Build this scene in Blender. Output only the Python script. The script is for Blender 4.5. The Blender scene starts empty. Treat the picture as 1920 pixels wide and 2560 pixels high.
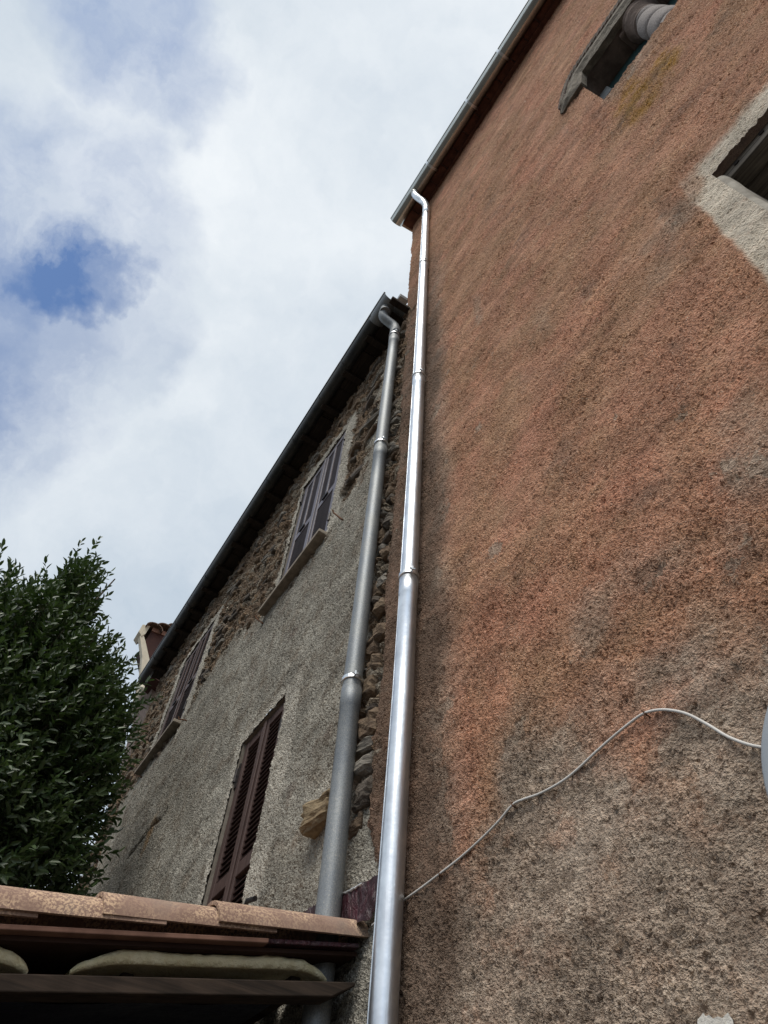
import bpy, math, random
import numpy as np
from mathutils import Vector, Matrix

random.seed(7)
rng = np.random.default_rng(11)
scene = bpy.context.scene
col = scene.collection

# ---------------------------------------------------------------- camera
YAW, PITCH, ROLL = 1.08373393, 0.938606676, 0.0944347414
FPX, W0, H0 = 1775.0, 1920.0, 2560.0
CAM = np.array([0.0, 0.0, 1.6])
R = np.array((Matrix.Rotation(YAW, 3, 'Z') @ Matrix.Rotation(math.pi / 2 + PITCH, 3, 'X') @ Matrix.Rotation(ROLL, 3, 'Z')))
cam_data = bpy.data.cameras.new('camera')
cam = bpy.data.objects.new('camera', cam_data)
col.objects.link(cam)
cam.matrix_world = Matrix.Translation(Vector(CAM)) @ Matrix(R.tolist()).to_4x4()
cam_data.sensor_fit = 'VERTICAL'
cam_data.sensor_height = 24.0
cam_data.lens = FPX / H0 * 24.0
cam_data.clip_start = 0.05
cam_data.clip_end = 3000
scene.camera = cam


def ray(x, y):
    return R @ np.array([(x - W0 / 2) / FPX, -(y - H0 / 2) / FPX, -1.0])


def PY(x, y, Y):                       # point seen at a pixel, on a plane of constant Y
    d = ray(x, y); return CAM + d * (Y / d[1])


def PX(x, y, X):
    d = ray(x, y); return CAM + d * (X / d[0])


def red_y(X):                          # the red wall is turned about one degree from the grey one
    return 1.4 + 0.016 * (X + 2.4)


def PR(x, y, off=0.0):
    d = ray(x, y); t = (1.4 + 0.016 * 2.4 - off) / (d[1] - 0.016 * d[0]); return CAM + d * t


# ---------------------------------------------------------------- world
SUN_EL, SUN_ROT = math.radians(56), math.radians(138)
world = bpy.data.worlds.new('World'); scene.world = world
world.use_nodes = True
wt = world.node_tree; wt.nodes.clear()


class NT:
    """small helper for node trees"""
    def __init__(s, nt): s.nt = nt
    def n(s, t, ins=None, **props):
        nd = s.nt.nodes.new(t)
        for k, v in props.items(): setattr(nd, k, v)
        for k, v in (ins or {}).items():
            sk = nd.inputs[k]
            if isinstance(v, bpy.types.NodeSocket): s.nt.links.new(v, sk)
            else:
                try: sk.default_value = v
                except TypeError: sk.default_value = (*v, 1.0)
        return nd
    def m(s, op, a, b=0.0, c=0.0, clamp=False):
        return s.n('ShaderNodeMath', {0: a, 1: b, 2: c}, operation=op, use_clamp=clamp).outputs[0]
    def mr(s, v, a, b, c=0.0, d=1.0, kind='SMOOTHSTEP'):
        return s.n('ShaderNodeMapRange', {0: v, 1: a, 2: b, 3: c, 4: d}, interpolation_type=kind).outputs[0]
    def mix(s, f, a, b, blend='MIX'):
        nd = s.nt.nodes.new('ShaderNodeMix'); nd.data_type = 'RGBA'; nd.blend_type = blend
        for i, v in ((0, f), (6, a), (7, b)):
            if isinstance(v, bpy.types.NodeSocket): s.nt.links.new(v, nd.inputs[i])
            else: nd.inputs[i].default_value = v if i == 0 else (*v[:3], 1.0)
        return nd.outputs[2]
    def noise(s, vec, scale, detail=4.0, rough=0.55, dist=0.0, out=0):
        nd = s.n('ShaderNodeTexNoise', {'Vector': vec, 'Scale': scale, 'Detail': detail, 'Roughness': rough, 'Distortion': dist})
        return nd.outputs[out]
    def vm(s, op, a, b):
        nd = s.n('ShaderNodeVectorMath', {0: a, 1: b}, operation=op)
        return nd.outputs['Value'] if op == 'DOT_PRODUCT' else nd.outputs[0]


w = NT(wt)
tc = w.n('ShaderNodeTexCoord').outputs['Generated']
warpn = w.noise(tc, 2.6, 6, 0.6, 0, 1)
warp = w.vm('ADD', tc, w.vm('MULTIPLY', w.vm('SUBTRACT', warpn, (0.5, 0.5, 0.5)), (0.30, 0.30, 0.30)))
warpn2 = w.noise(tc, 9.0, 7, 0.62, 0, 1)
warp = w.vm('ADD', warp, w.vm('MULTIPLY', w.vm('SUBTRACT', warpn2, (0.5, 0.5, 0.5)), (0.10, 0.10, 0.10)))


def dirv(px, py):
    d = ray(px, py); return tuple(d / np.linalg.norm(d))


def sky_blob(px, py, r_in, r_out, k):
    dt = w.vm('DOT_PRODUCT', w.n('ShaderNodeVectorMath', {0: warp}, operation='NORMALIZE').outputs[0], dirv(px, py))
    return w.mr(dt, math.cos(math.radians(r_out)), math.cos(math.radians(r_in)), 0.0, k)


blue = None
for px, py, r0, r1, k in ((50, 705, 0.2, 5.2, 0.62), (165, 714, 0.3, 4.8, 0.86), (250, 726, 0.3, 3.9, 0.70), (140, 570, 0.5, 10, 0.52),
                          (-80, 640, 1, 9, 0.55), (330, 60, 0.5, 7.0, 0.5), (400, 200, 0.5, 6, 0.42), (60, 880, 1, 9, 0.45),
                          (300, 880, 1, 6, 0.25), (20, 1050, 1, 8, 0.38), (-300, 900, 4, 14, 0.7), (1560, -250, 2, 9, 0.3)):
    b = sky_blob(px, py, r0, r1, k)
    blue = b if blue is None else w.m('MAXIMUM', blue, b)
big = w.noise(warp, 1.7, 3, 0.5)
elsewhere = w.m('MULTIPLY', w.mr(big, 0.55, 0.70, 0.0, 0.55), w.m('SUBTRACT', 1.0, sky_blob(900, 700, 22, 50, 1.0)))
blue = w.m('MAXIMUM', blue, elsewhere)
wisp = w.noise(warp, 5.5, 8, 0.62)
blue = w.m('MULTIPLY', blue, w.mr(wisp, 0.28, 0.62, 0.45, 1.25), clamp=True)
sky = w.n('ShaderNodeTexSky', sky_type='NISHITA', sun_disc=False, sun_elevation=SUN_EL, sun_rotation=SUN_ROT,
          altitude=300.0, air_density=1.0, dust_density=0.6, ozone_density=1.6).outputs[0]
SKY_STRENGTH = 0.10
cn = w.noise(warp, 3.2, 7, 0.55)
cn2 = w.noise(tc, 1.1, 3, 0.5)
bright = w.m('ADD', w.m('MULTIPLY', cn, 0.55), w.m('MULTIPLY', cn2, 0.55))
glow = sky_blob(760, 300, 2, 26, 0.16)                 # thinner, brighter cloud
bright = w.m('ADD', bright, w.m('MULTIPLY', w.m('SUBTRACT', w.noise(warp, 9.0, 6, 0.6), 0.5), 0.22))
bright = w.m('ADD', w.mr(bright, 0.38, 0.74, 0.0, 0.85, 'LINEAR'), glow)
cloud = w.mix(bright, (0.295, 0.345, 0.40), (0.525, 0.545, 0.56))
cloud10 = w.mix(1.0, cloud, (10.0, 10.0, 10.0), 'MULTIPLY')
skyb = w.mix(1.0, sky, (0.76, 0.84, 0.93), 'MULTIPLY')
final = w.mix(blue, cloud10, skyb)
bg = w.n('ShaderNodeBackground', {'Color': final, 'Strength': SKY_STRENGTH})
wo = w.n('ShaderNodeOutputWorld', {'Surface': bg.outputs[0]})

sun_data = bpy.data.lights.new('sun', 'SUN')
sun_data.energy = 1.5; sun_data.angle = math.radians(30); sun_data.color = (1.0, 0.95, 0.87)
sun = bpy.data.objects.new('sun', sun_data); col.objects.link(sun)
# compass: Nishita rotation is clockwise from +Y
sd = Vector((math.sin(SUN_ROT) * math.cos(SUN_EL), math.cos(SUN_ROT) * math.cos(SUN_EL), math.sin(SUN_EL)))
sun.rotation_euler = sd.to_track_quat('Z', 'Y').to_euler()
sun.location = (0, 0, 40)

scene.view_settings.view_transform = 'Standard'
scene.view_settings.look = 'None'
scene.view_settings.exposure = 0.85
scene.view_settings.gamma = 1.0
scene.view_settings.use_curve_mapping = False


# ---------------------------------------------------------------- materials
def new_mat(name):
    m = bpy.data.materials.new(name); m.use_nodes = True
    nt = m.node_tree; nt.nodes.clear()
    g = NT(nt)
    g.bsdf = g.n('ShaderNodeBsdfPrincipled')
    g.out = g.n('ShaderNodeOutputMaterial', {'Surface': g.bsdf.outputs[0]})
    g.obj = g.n('ShaderNodeTexCoord').outputs['Object']
    g.geo = g.n('ShaderNodeNewGeometry')
    return m, g


def setb(g, color=None, rough=None, metal=None, spec=None):
    for key, v in (('Base Color', color), ('Roughness', rough), ('Metallic', metal), ('Specular IOR Level', spec)):
        if v is None: continue
        sk = g.bsdf.inputs[key]
        if isinstance(v, bpy.types.NodeSocket): g.nt.links.new(v, sk)
        elif isinstance(v, tuple): sk.default_value = (*v[:3], 1)
        else: sk.default_value = v


def bump(g, h, strength, dist):
    b = g.n('ShaderNodeBump', {'Height': h, 'Strength': strength, 'Distance': dist})
    g.nt.links.new(b.outputs[0], g.bsdf.inputs['Normal'])


def simple_mat(name, c1, c2, scale=8.0, rough=0.6, metal=0.0, bs=0.3, bd=0.004, spec=0.3, stretch=None, world_pos=False, detail=6):
    m, g = new_mat(name)
    v = g.geo.outputs['Position'] if world_pos else g.obj
    if stretch: v = g.vm('MULTIPLY', v, stretch)
    n = g.noise(v, scale, detail, 0.6)
    setb(g, g.mix(g.mr(n, 0.3, 0.7), c1, c2), rough, metal, spec)
    bump(g, g.noise(v, scale * 3.5, 5, 0.65), bs, bd)
    return m


# --- plaster of the red house
m_red, g = new_mat('terracotta_render')
P = g.geo.outputs['Position']
att = g.n('ShaderNodeAttribute', attribute_name='zone')
sep = g.n('ShaderNodeSeparateColor', {0: att.outputs['Color']})
worn, pale, lichen, rust = sep.outputs[0], sep.outputs[1], sep.outputs[2], att.outputs['Alpha']
n_big = g.noise(P, 1.6, 5, 0.55)
n_mid = g.noise(P, 5.5, 5, 0.6)
n_small = g.noise(P, 26, 4, 0.6)
n_grain = g.noise(P, 105, 3, 0.6)
base = g.mix(g.mr(n_big, 0.36, 0.64), (0.390, 0.222, 0.136), (0.440, 0.230, 0.150))
base = g.mix(g.m('MULTIPLY', g.mr(n_mid, 0.45, 0.70), 0.6), base, (0.435, 0.262, 0.158))
salmon = g.mr(g.noise(g.vm('ADD', P, (7.3, 0, 2.1)), 2.3, 4, 0.6), 0.50, 0.68, 0, 0.4)
base = g.mix(salmon, base, (0.55, 0.245, 0.165))
base = g.mix(g.m('MULTIPLY', rust, g.mr(n_mid, 0.25, 0.6, 0.35, 0.8)), base, (0.465, 0.210, 0.138))
wmask = g.m('MULTIPLY', worn, g.mr(n_mid, 0.25, 0.75, 0.55, 1.25), clamp=True)
greyc = g.mix(g.mr(n_small, 0.35, 0.65), (0.280, 0.220, 0.175), (0.400, 0.325, 0.260))
base = g.mix(wmask, base, greyc)
wob = g.noise(P, 4.2, 9, 0.72)
loss = g.mr(g.m('ADD', wob, g.m('MULTIPLY', worn, 0.16)), 0.640, 0.662)
base = g.mix(g.m('MULTIPLY', loss, 0.75), base, greyc)
lm = g.m('MULTIPLY', lichen, g.mr(n_small, 0.25, 0.55, 0.35, 1.0), clamp=True)
base = g.mix(lm, base, (0.335, 0.180, 0.032))
dark = g.m('MULTIPLY', g.mr(g.noise(P, 3.4, 6, 0.65), 0.54, 0.74), 0.5)
base = g.mix(dark, base, (0.135, 0.105, 0.085))
base = g.mix(g.m('MULTIPLY', pale, g.mr(n_small, 0.2, 0.5, 0.75, 1), clamp=True), base, (0.55, 0.495, 0.415))
n_g2 = g.noise(P, 52, 3, 0.6)
n_f = g.noise(P, 190, 3, 0.6)
base = g.mix(g.m('MULTIPLY', g.mr(n_f, 0.52, 0.68), 0.35), base, g.mix(0.5, base, (0.75, 0.66, 0.56)))
base = g.mix(g.m('MULTIPLY', g.mr(n_grain, 0.52, 0.68), 0.38), base, g.mix(0.5, base, (0.75, 0.62, 0.50)))
grit = g.mr(g.noise(P, 130, 2, 0.5), 0.66, 0.73, 0, 0.6)
base = g.mix(g.m('MULTIPLY', grit, g.mr(worn, 0, 1, 0.3, 1.0)), base, (0.60, 0.53, 0.45))
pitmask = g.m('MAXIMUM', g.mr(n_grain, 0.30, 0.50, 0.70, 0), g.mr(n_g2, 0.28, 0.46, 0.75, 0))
streak = g.noise(g.vm('MULTIPLY', P, (2.2, 2.2, 6.5)), 1.0, 5, 0.62)
streak2 = g.noise(g.vm('MULTIPLY', P, (7, 7, 16)), 1.0, 4, 0.6)
ton = g.m('MULTIPLY', g.mr(streak, 0.30, 0.70, 0.74, 1.24, 'LINEAR'), g.mr(streak2, 0.3, 0.7, 0.84, 1.16, 'LINEAR'))
base = g.mix(1.0, base, g.n('ShaderNodeCombineColor', {0: g.m('MULTIPLY', ton, 1.05), 1: g.m('MULTIPLY', ton, 1.03), 2: ton}).outputs[0], 'MULTIPLY')
dark_tone = g.n('ShaderNodeAttribute', attribute_name='dark_tone').outputs['Fac']
base = g.mix(g.m('MULTIPLY', dark_tone, g.mr(n_mid, 0.25, 0.7, 0.7, 1.1), clamp=True), base, (0.125, 0.085, 0.062))
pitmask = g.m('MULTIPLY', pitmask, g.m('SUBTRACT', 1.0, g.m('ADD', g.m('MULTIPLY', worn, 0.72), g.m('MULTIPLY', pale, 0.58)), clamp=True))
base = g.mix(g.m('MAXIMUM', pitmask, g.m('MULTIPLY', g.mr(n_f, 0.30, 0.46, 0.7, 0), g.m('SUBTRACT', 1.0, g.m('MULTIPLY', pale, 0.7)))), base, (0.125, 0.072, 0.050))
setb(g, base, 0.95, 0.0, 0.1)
h = g.m('ADD', g.m('ADD', g.m('MULTIPLY', n_g2, 0.026), g.m('MULTIPLY', n_f, 0.010)), g.m('MULTIPLY', n_grain, 0.024))
h = g.m('ADD', h, g.m('MULTIPLY', g.m('SUBTRACT', g.noise(P, 21, 3, 0.55), 0.5), 0.030))
h = g.m('MULTIPLY', g.m('SUBTRACT', h, 0.030), g.mr(g.noise(P, 2.6, 4, 0.6), 0.32, 0.66, 0.45, 1.35, 'LINEAR'))
h = g.m('ADD', g.m('ADD', h, 0.030), g.m('MULTIPLY', g.noise(P, 5, 3, 0.5), 0.022))
pit = g.mr(g.noise(P, 30, 2, 0.5), 0.26, 0.38, 1.0, 0.0)
h = g.m('ADD', h, g.m('MULTIPLY', pit, -0.008))
h = g.m('MULTIPLY', h, g.m('SUBTRACT', 1.0, g.m('MULTIPLY', pale, 0.35)))
h = g.m('ADD', h, g.m('MULTIPLY', pale, 0.006))
h = g.m('ADD', h, g.m('MULTIPLY', loss, -0.004))
disp = g.n('ShaderNodeDisplacement', {'Height': h, 'Midlevel': 0.038, 'Scale': 1.0})
g.nt.links.new(disp.outputs[0], g.out.inputs['Displacement'])
m_red.displacement_method = 'BOTH'

# --- render and rubble of the grey house
m_grey, g = new_mat('grey_render')
P = g.geo.outputs['Position']
att = g.n('ShaderNodeAttribute', attribute_name='zone')
sep = g.n('ShaderNodeSeparateColor', {0: att.outputs['Color']})
rub, pale, crack, ochre = sep.outputs[0], sep.outputs[1], sep.outputs[2], att.outputs['Alpha']
n_big = g.noise(P, 1.8, 5, 0.55)
n_mid = g.noise(P, 6, 5, 0.6)
n_small = g.noise(P, 28, 4, 0.6)
rub = g.mr(g.m('ADD', rub, g.m('MULTIPLY', g.m('SUBTRACT', n_mid, 0.5), 1.5)), 0.28, 0.72)
base = g.mix(g.mr(n_big, 0.35, 0.65), (0.275, 0.262, 0.225), (0.375, 0.360, 0.312))
base = g.mix(g.mr(n_mid, 0.46, 0.70, 0, 0.7), base, (0.205, 0.170, 0.130))
base = g.mix(g.mr(g.noise(P, 3.0, 5, 0.6), 0.58, 0.72, 0, 0.5), base, (0.20, 0.165, 0.15))
sv = g.vm('MULTIPLY', P, (6.0, 6.0, 17.0))
svw = g.vm('ADD', sv, g.vm('MULTIPLY', g.noise(P, 7, 3, 0.5, 0, 1), (0.9, 0.9, 1.8)))
vcol = g.n('ShaderNodeTexVoronoi', {'Vector': svw, 'Scale': 1.0}, feature='F1')
vedge = g.n('ShaderNodeTexVoronoi', {'Vector': svw, 'Scale': 1.0}, feature='DISTANCE_TO_EDGE').outputs[0]
vs = g.n('ShaderNodeSeparateColor', {0: vcol.outputs['Color']})
stone = g.mix(vs.outputs[0], (0.125, 0.085, 0.060), (0.245, 0.175, 0.115))
stone = g.mix(g.mr(vs.outputs[1], 0.6, 0.9), stone, (0.24, 0.215, 0.175))
stone = g.mix(g.mr(n_small, 0.4, 0.7, 0, 0.5), stone, (0.16, 0.12, 0.085))
stone = g.mix(g.mr(vedge, 0.0, 0.12, 0.55, 0), stone, (0.10, 0.075, 0.055))
base = g.mix(rub, base, stone)
base = g.mix(g.m('MULTIPLY', pale, g.mr(n_mid, 0.3, 0.6, 0.5, 1), clamp=True), base, (0.52, 0.495, 0.43))
base = g.mix(g.m('MULTIPLY', crack, 0.85, 0), base, (0.05, 0.042, 0.034))
base = g.mix(g.m('MULTIPLY', ochre, g.mr(n_small, 0.3, 0.6, 0.5, 1), clamp=True), base, (0.34, 0.225, 0.115))
base = g.mix(g.mr(g.noise(P, 85, 2, 0.5), 0.62, 0.74, 0, 0.5), base, (0.46, 0.43, 0.36))
streak = g.noise(g.vm('MULTIPLY', P, (2.0, 2.0, 5.0)), 1.0, 5, 0.65)
streak2 = g.noise(g.vm('MULTIPLY', P, (8, 8, 18)), 1.0, 4, 0.6)
ton = g.m('MULTIPLY', g.mr(streak, 0.30, 0.70, 0.70, 1.22, 'LINEAR'), g.mr(streak2, 0.3, 0.7, 0.80, 1.14, 'LINEAR'))
base = g.mix(1.0, base, g.n('ShaderNodeCombineColor', {0: ton, 1: g.m('MULTIPLY', ton, 0.98), 2: g.m('MULTIPLY', ton, 0.97)}).outputs[0], 'MULTIPLY')
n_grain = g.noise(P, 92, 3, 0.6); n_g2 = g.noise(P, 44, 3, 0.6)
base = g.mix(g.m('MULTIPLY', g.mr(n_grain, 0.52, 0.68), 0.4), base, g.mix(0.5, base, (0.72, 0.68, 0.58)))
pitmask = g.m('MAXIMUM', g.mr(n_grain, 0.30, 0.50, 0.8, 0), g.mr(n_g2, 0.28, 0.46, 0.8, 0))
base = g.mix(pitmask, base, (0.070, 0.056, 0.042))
setb(g, base, 0.95, 0.0, 0.1)
h = g.m('ADD', g.m('MULTIPLY', n_grain, 0.026), g.m('MULTIPLY', n_g2, 0.034))
h = g.m('ADD', h, g.m('MULTIPLY', g.noise(P, 6, 4, 0.55), 0.03))
pit = g.mr(g.noise(P, 17, 3, 0.6), 0.30, 0.42, 1.0, 0.0)
h = g.m('ADD', h, g.m('MULTIPLY', pit, -0.012))
st = g.m('MULTIPLY', g.mr(vedge, 0.0, 0.35, 0.0, 1.0), g.m('ADD', 0.02, g.m('MULTIPLY', vs.outputs[2], 0.035)))
st = g.m('ADD', st, g.m('MULTIPLY', g.noise(g.vm('MULTIPLY', P, (14, 14, 60)), 1.0, 4, 0.6), 0.028))
h = g.m('ADD', h, g.m('MULTIPLY', rub, g.m('SUBTRACT', st, 0.038)))
h = g.m('ADD', h, g.m('MULTIPLY', crack, -0.045))
disp = g.n('ShaderNodeDisplacement', {'Height': h, 'Midlevel': 0.044, 'Scale': 1.0})
g.nt.links.new(disp.outputs[0], g.out.inputs['Displacement'])
m_grey.displacement_method = 'BOTH'

# --- metals
m_zinc, g = new_mat('bright_zinc')
v = g.vm('MULTIPLY', g.obj, (40, 40, 1.3))
n = g.noise(v, 1.0, 5, 0.6); n2 = g.noise(g.obj, 9, 6, 0.65)
setb(g, g.mix(g.mr(n2, 0.3, 0.75), (0.75, 0.78, 0.81), (0.54, 0.57, 0.61)), g.m('ADD', 0.23, g.m('MULTIPLY', n2, 0.26)), 1.0)
bump(g, g.m('ADD', n, g.m('MULTIPLY', g.noise(g.geo.outputs['Position'], 6, 4, 0.6), 3.0)), 0.22, 0.005)

m_newgut, g = new_mat('new_gutter_steel')
n2 = g.noise(g.vm('MULTIPLY', g.obj, (1.2, 9, 9)), 2.0, 5, 0.6)
setb(g, g.mix(g.mr(n2, 0.3, 0.7), (0.52, 0.53, 0.50), (0.38, 0.385, 0.365)), 0.22, 1.0)
bump(g, n2, 0.06, 0.004)

m_oldzinc, g = new_mat('weathered_zinc')
sp = g.noise(g.vm('MULTIPLY', g.obj, (1, 1, 0.6)), 210, 2, 0.5)
n2 = g.noise(g.obj, 6, 5, 0.6)
c = g.mix(g.mr(n2, 0.3, 0.7), (0.20, 0.215, 0.23), (0.26, 0.27, 0.27))
c = g.mix(g.mr(sp, 0.47, 0.60, 0, 0.45), c, (0.115, 0.13, 0.145))
c = g.mix(g.mr(g.noise(g.obj, 160, 2, 0.5), 0.56, 0.66, 0, 0.4), c, (0.40, 0.38, 0.32))
setb(g, c, g.m('ADD', 0.46, g.m('MULTIPLY', n2, 0.16)), 0.50, 0.4)
bump(g, sp, 0.10, 0.002)

m_darkgut, g = new_mat('dark_old_gutter')
n2 = g.noise(g.obj, 5, 6, 0.65)
setb(g, g.mix(g.mr(n2, 0.35, 0.7), (0.045, 0.050, 0.054), (0.085, 0.082, 0.075)), g.m('ADD', 0.30, g.m('MULTIPLY', n2, 0.3)), 0.7, 0.4)
bump(g, n2, 0.12, 0.005)

m_clamp = simple_mat('clamp_steel', (0.62, 0.64, 0.66), (0.75, 0.77, 0.78), 30, 0.3, 1.0, 0.1, 0.002)
m_iron = simple_mat('black_iron', (0.018, 0.017, 0.018), (0.05, 0.042, 0.038), 40, 0.5, 0.4, 0.3, 0.002)
m_rust = simple_mat('rusty_iron', (0.09, 0.045, 0.025), (0.16, 0.075, 0.035), 60, 0.8, 0.1, 0.4, 0.002)

# --- wood
def wood_mat(name, c1, c2, rough=0.55, axis='Z', spec=0.35, scale=1.0):
    m, g = new_mat(name)
    s = {'Z': (55, 55, 2.2), 'X': (2.2, 55, 55), 'Y': (55, 2.2, 55)}[axis]
    v = g.vm('MULTIPLY', g.obj, tuple(q * scale for q in s))
    n = g.noise(v, 1.0, 6, 0.62, 0.6)
    n2 = g.noise(g.obj, 7, 5, 0.6)
    c = g.mix(g.mr(n, 0.3, 0.7), c1, c2)
    c = g.mix(g.mr(n2, 0.45, 0.75, 0, 0.4), c, tuple(q * 0.55 for q in c1))
    setb(g, c, rough, 0.0, spec)
    bump(g, n, 0.35, 0.004)
    return m

m_shut1 = wood_mat('brown_shutter_paint', (0.055, 0.034, 0.030), (0.098, 0.062, 0.054), 0.55, 'Z', 0.25)
m_shut_sky = wood_mat('sky_tinted_shutter_brown', (0.105, 0.088, 0.095), (0.150, 0.128, 0.138), 0.42, 'Z', 0.5)  # brown paint with the sky's mauve sheen mixed into its colour
m_beam = wood_mat('dark_beam_wood', (0.026, 0.020, 0.016), (0.066, 0.047, 0.035), 0.8, 'Y', 0.15)
m_oldwood = wood_mat('grey_old_wood', (0.060, 0.050, 0.042), (0.26, 0.225, 0.185), 0.85, 'X', 0.15)
m_soffit = wood_mat('dark_soffit_board', (0.030, 0.024, 0.020), (0.055, 0.043, 0.034), 0.85, 'X', 0.1)
m_redsoffit = simple_mat('terracotta_soffit_tile', (0.085, 0.038, 0.028), (0.17, 0.072, 0.048), 9, 0.85, 0, 0.6, 0.01, 0.1, world_pos=True)
m_darktile = simple_mat('sooty_tile', (0.085, 0.060, 0.048), (0.17, 0.115, 0.085), 12, 0.9, 0, 0.5, 0.006, 0.1, world_pos=True)
m_neigh_red = simple_mat('dark_red_paint', (0.032, 0.012, 0.010), (0.055, 0.020, 0.015), 4, 0.7, 0, 0.2, 0.003, 0.2)
m_cream = simple_mat('cream_paint', (0.52, 0.47, 0.36), (0.64, 0.58, 0.46), 6, 0.6, 0, 0.2, 0.003, 0.3)

# --- tile with lichen speckle
m_tile, g = new_mat('aged_roof_tile')
P = g.geo.outputs['Position']
n = g.noise(P, 4.0, 4, 0.6); sp = g.noise(P, 105, 4, 0.7); patch = g.noise(P, 5.5, 3, 0.5)
c = g.mix(g.mr(n, 0.35, 0.65), (0.235, 0.150, 0.115), (0.32, 0.215, 0.165))
c = g.mix(g.m('MULTIPLY', g.mr(n, 0.5, 0.62), 0.6), c, (0.20, 0.155, 0.13))
c = g.mix(g.m('MULTIPLY', g.mr(sp, 0.47, 0.55), g.mr(patch, 0.36, 0.54, 0.15, 0.95)), c, (0.58, 0.41, 0.275))
c = g.mix(g.mr(g.noise(g.vm('MULTIPLY', P, (14, 14, 5)), 4, 4, 0.6), 0.66, 0.72, 0, 0.35), c, (0.10, 0.075, 0.06))
setb(g, c, 0.85, 0, 0.2)
bump(g, g.m('ADD', sp, g.noise(P, 20, 3, 0.5)), 0.25, 0.004)

m_under = simple_mat('terracotta_channel', (0.17, 0.092, 0.066), (0.26, 0.145, 0.105), 10, 0.8, 0, 0.3, 0.003, 0.2)
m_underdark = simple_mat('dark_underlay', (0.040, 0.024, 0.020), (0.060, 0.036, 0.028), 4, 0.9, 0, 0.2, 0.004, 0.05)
m_foam = simple_mat('yellowed_foam', (0.70, 0.62, 0.38), (0.82, 0.75, 0.52), 16, 0.9, 0, 0.9, 0.012, 0.1, detail=3)
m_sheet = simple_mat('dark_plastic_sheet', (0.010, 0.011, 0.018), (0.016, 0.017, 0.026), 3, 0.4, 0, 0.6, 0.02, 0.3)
m_flash, g = new_mat('burgundy_flashing')
n = g.noise(g.vm('MULTIPLY', g.geo.outputs['Position'], (22, 22, 7)), 1.0, 6, 0.65, 1.2)
setb(g, g.mix(g.mr(n, 0.4, 0.7), (0.030, 0.007, 0.011), (0.085, 0.018, 0.027)), 0.30, 0.0, 0.5)
bump(g, n, 0.9, 0.03)
m_foil = simple_mat('torn_foil', (0.55, 0.55, 0.55), (0.7, 0.7, 0.7), 40, 0.35, 0.6, 0.5, 0.004)
m_cable = simple_mat('white_cable', (0.56, 0.53, 0.49), (0.66, 0.63, 0.59), 10, 0.5, 0, 0.05, 0.001)
m_dish = simple_mat('grey_dish_paint', (0.30, 0.325, 0.35), (0.36, 0.385, 0.41), 5, 0.45, 0, 0.05, 0.001)
m_dishin = simple_mat('grey_dish_inside', (0.22, 0.235, 0.24), (0.26, 0.275, 0.28), 5, 0.6, 0, 0.05, 0.001)
m_paint = simple_mat('flaking_white_paint', (0.58, 0.54, 0.48), (0.72, 0.68, 0.61), 26, 0.85, 0, 0.9, 0.006, 0.2, world_pos=True)
m_stonecarv = simple_mat('weathered_carved_stone', (0.14, 0.122, 0.10), (0.27, 0.238, 0.195), 14, 0.95, 0, 0.9, 0.012, 0.1, world_pos=True)
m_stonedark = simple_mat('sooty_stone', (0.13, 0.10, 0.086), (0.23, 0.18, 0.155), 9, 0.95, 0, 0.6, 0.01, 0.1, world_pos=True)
m_granite = simple_mat('pale_granite', (0.20, 0.175, 0.165), (0.36, 0.325, 0.305), 90, 0.9, 0, 0.5, 0.004, 0.15, world_pos=True, detail=3)
m_greenframe = simple_mat('dark_green_frame', (0.030, 0.075, 0.080), (0.042, 0.095, 0.10), 12, 0.45, 0, 0.1, 0.002)
m_palewood = simple_mat('pale_frame_block', (0.30, 0.32, 0.33), (0.38, 0.40, 0.41), 12, 0.6, 0, 0.1, 0.002)
m_glass, g = new_mat('window_glass'); setb(g, (0.02, 0.03, 0.032), 0.06, 0.0, 0.6)
m_plastergrey = simple_mat('grey_reveal_plaster', (0.16, 0.14, 0.115), (0.24, 0.215, 0.18), 9, 0.95, 0, 0.5, 0.01, 0.1, world_pos=True)
m_plasterin = simple_mat('smooth_reveal_plaster', (0.26, 0.235, 0.20), (0.44, 0.405, 0.345), 9, 0.9, 0, 0.4, 0.008, 0.1, world_pos=True)
m_sill = simple_mat('slate_sill', (0.20, 0.17, 0.135), (0.32, 0.275, 0.22), 14, 0.9, 0, 0.5, 0.006, 0.1, world_pos=True)
m_void = simple_mat('dark_room', (0.012, 0.011, 0.010), (0.02, 0.018, 0.017), 3, 0.9, 0, 0.1, 0.002, 0.05)  # near-black panels stand in for the shade inside the rooms
m_ground = simple_mat('dark_paving', (0.055, 0.050, 0.046), (0.095, 0.088, 0.080), 2.5, 0.9, 0, 0.5, 0.01, 0.1, world_pos=True)


def stone_mat(name, a, b, c):
    m, g = new_mat(name)
    P = g.geo.outputs['Position']
    n = g.noise(P, 12, 5, 0.65); lay = g.noise(g.vm('MULTIPLY', P, (9, 9, 70)), 1.0, 5, 0.6)
    cc = g.mix(g.mr(n, 0.35, 0.65), a, b)
    cc = g.mix(g.mr(lay, 0.5, 0.7, 0, 0.7), cc, c)
    setb(g, cc, 0.92, 0, 0.15)
    bump(g, g.m('ADD', g.m('MULTIPLY', lay, 1.5), g.noise(P, 45, 4, 0.6)), 0.8, 0.012)
    return m

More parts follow.
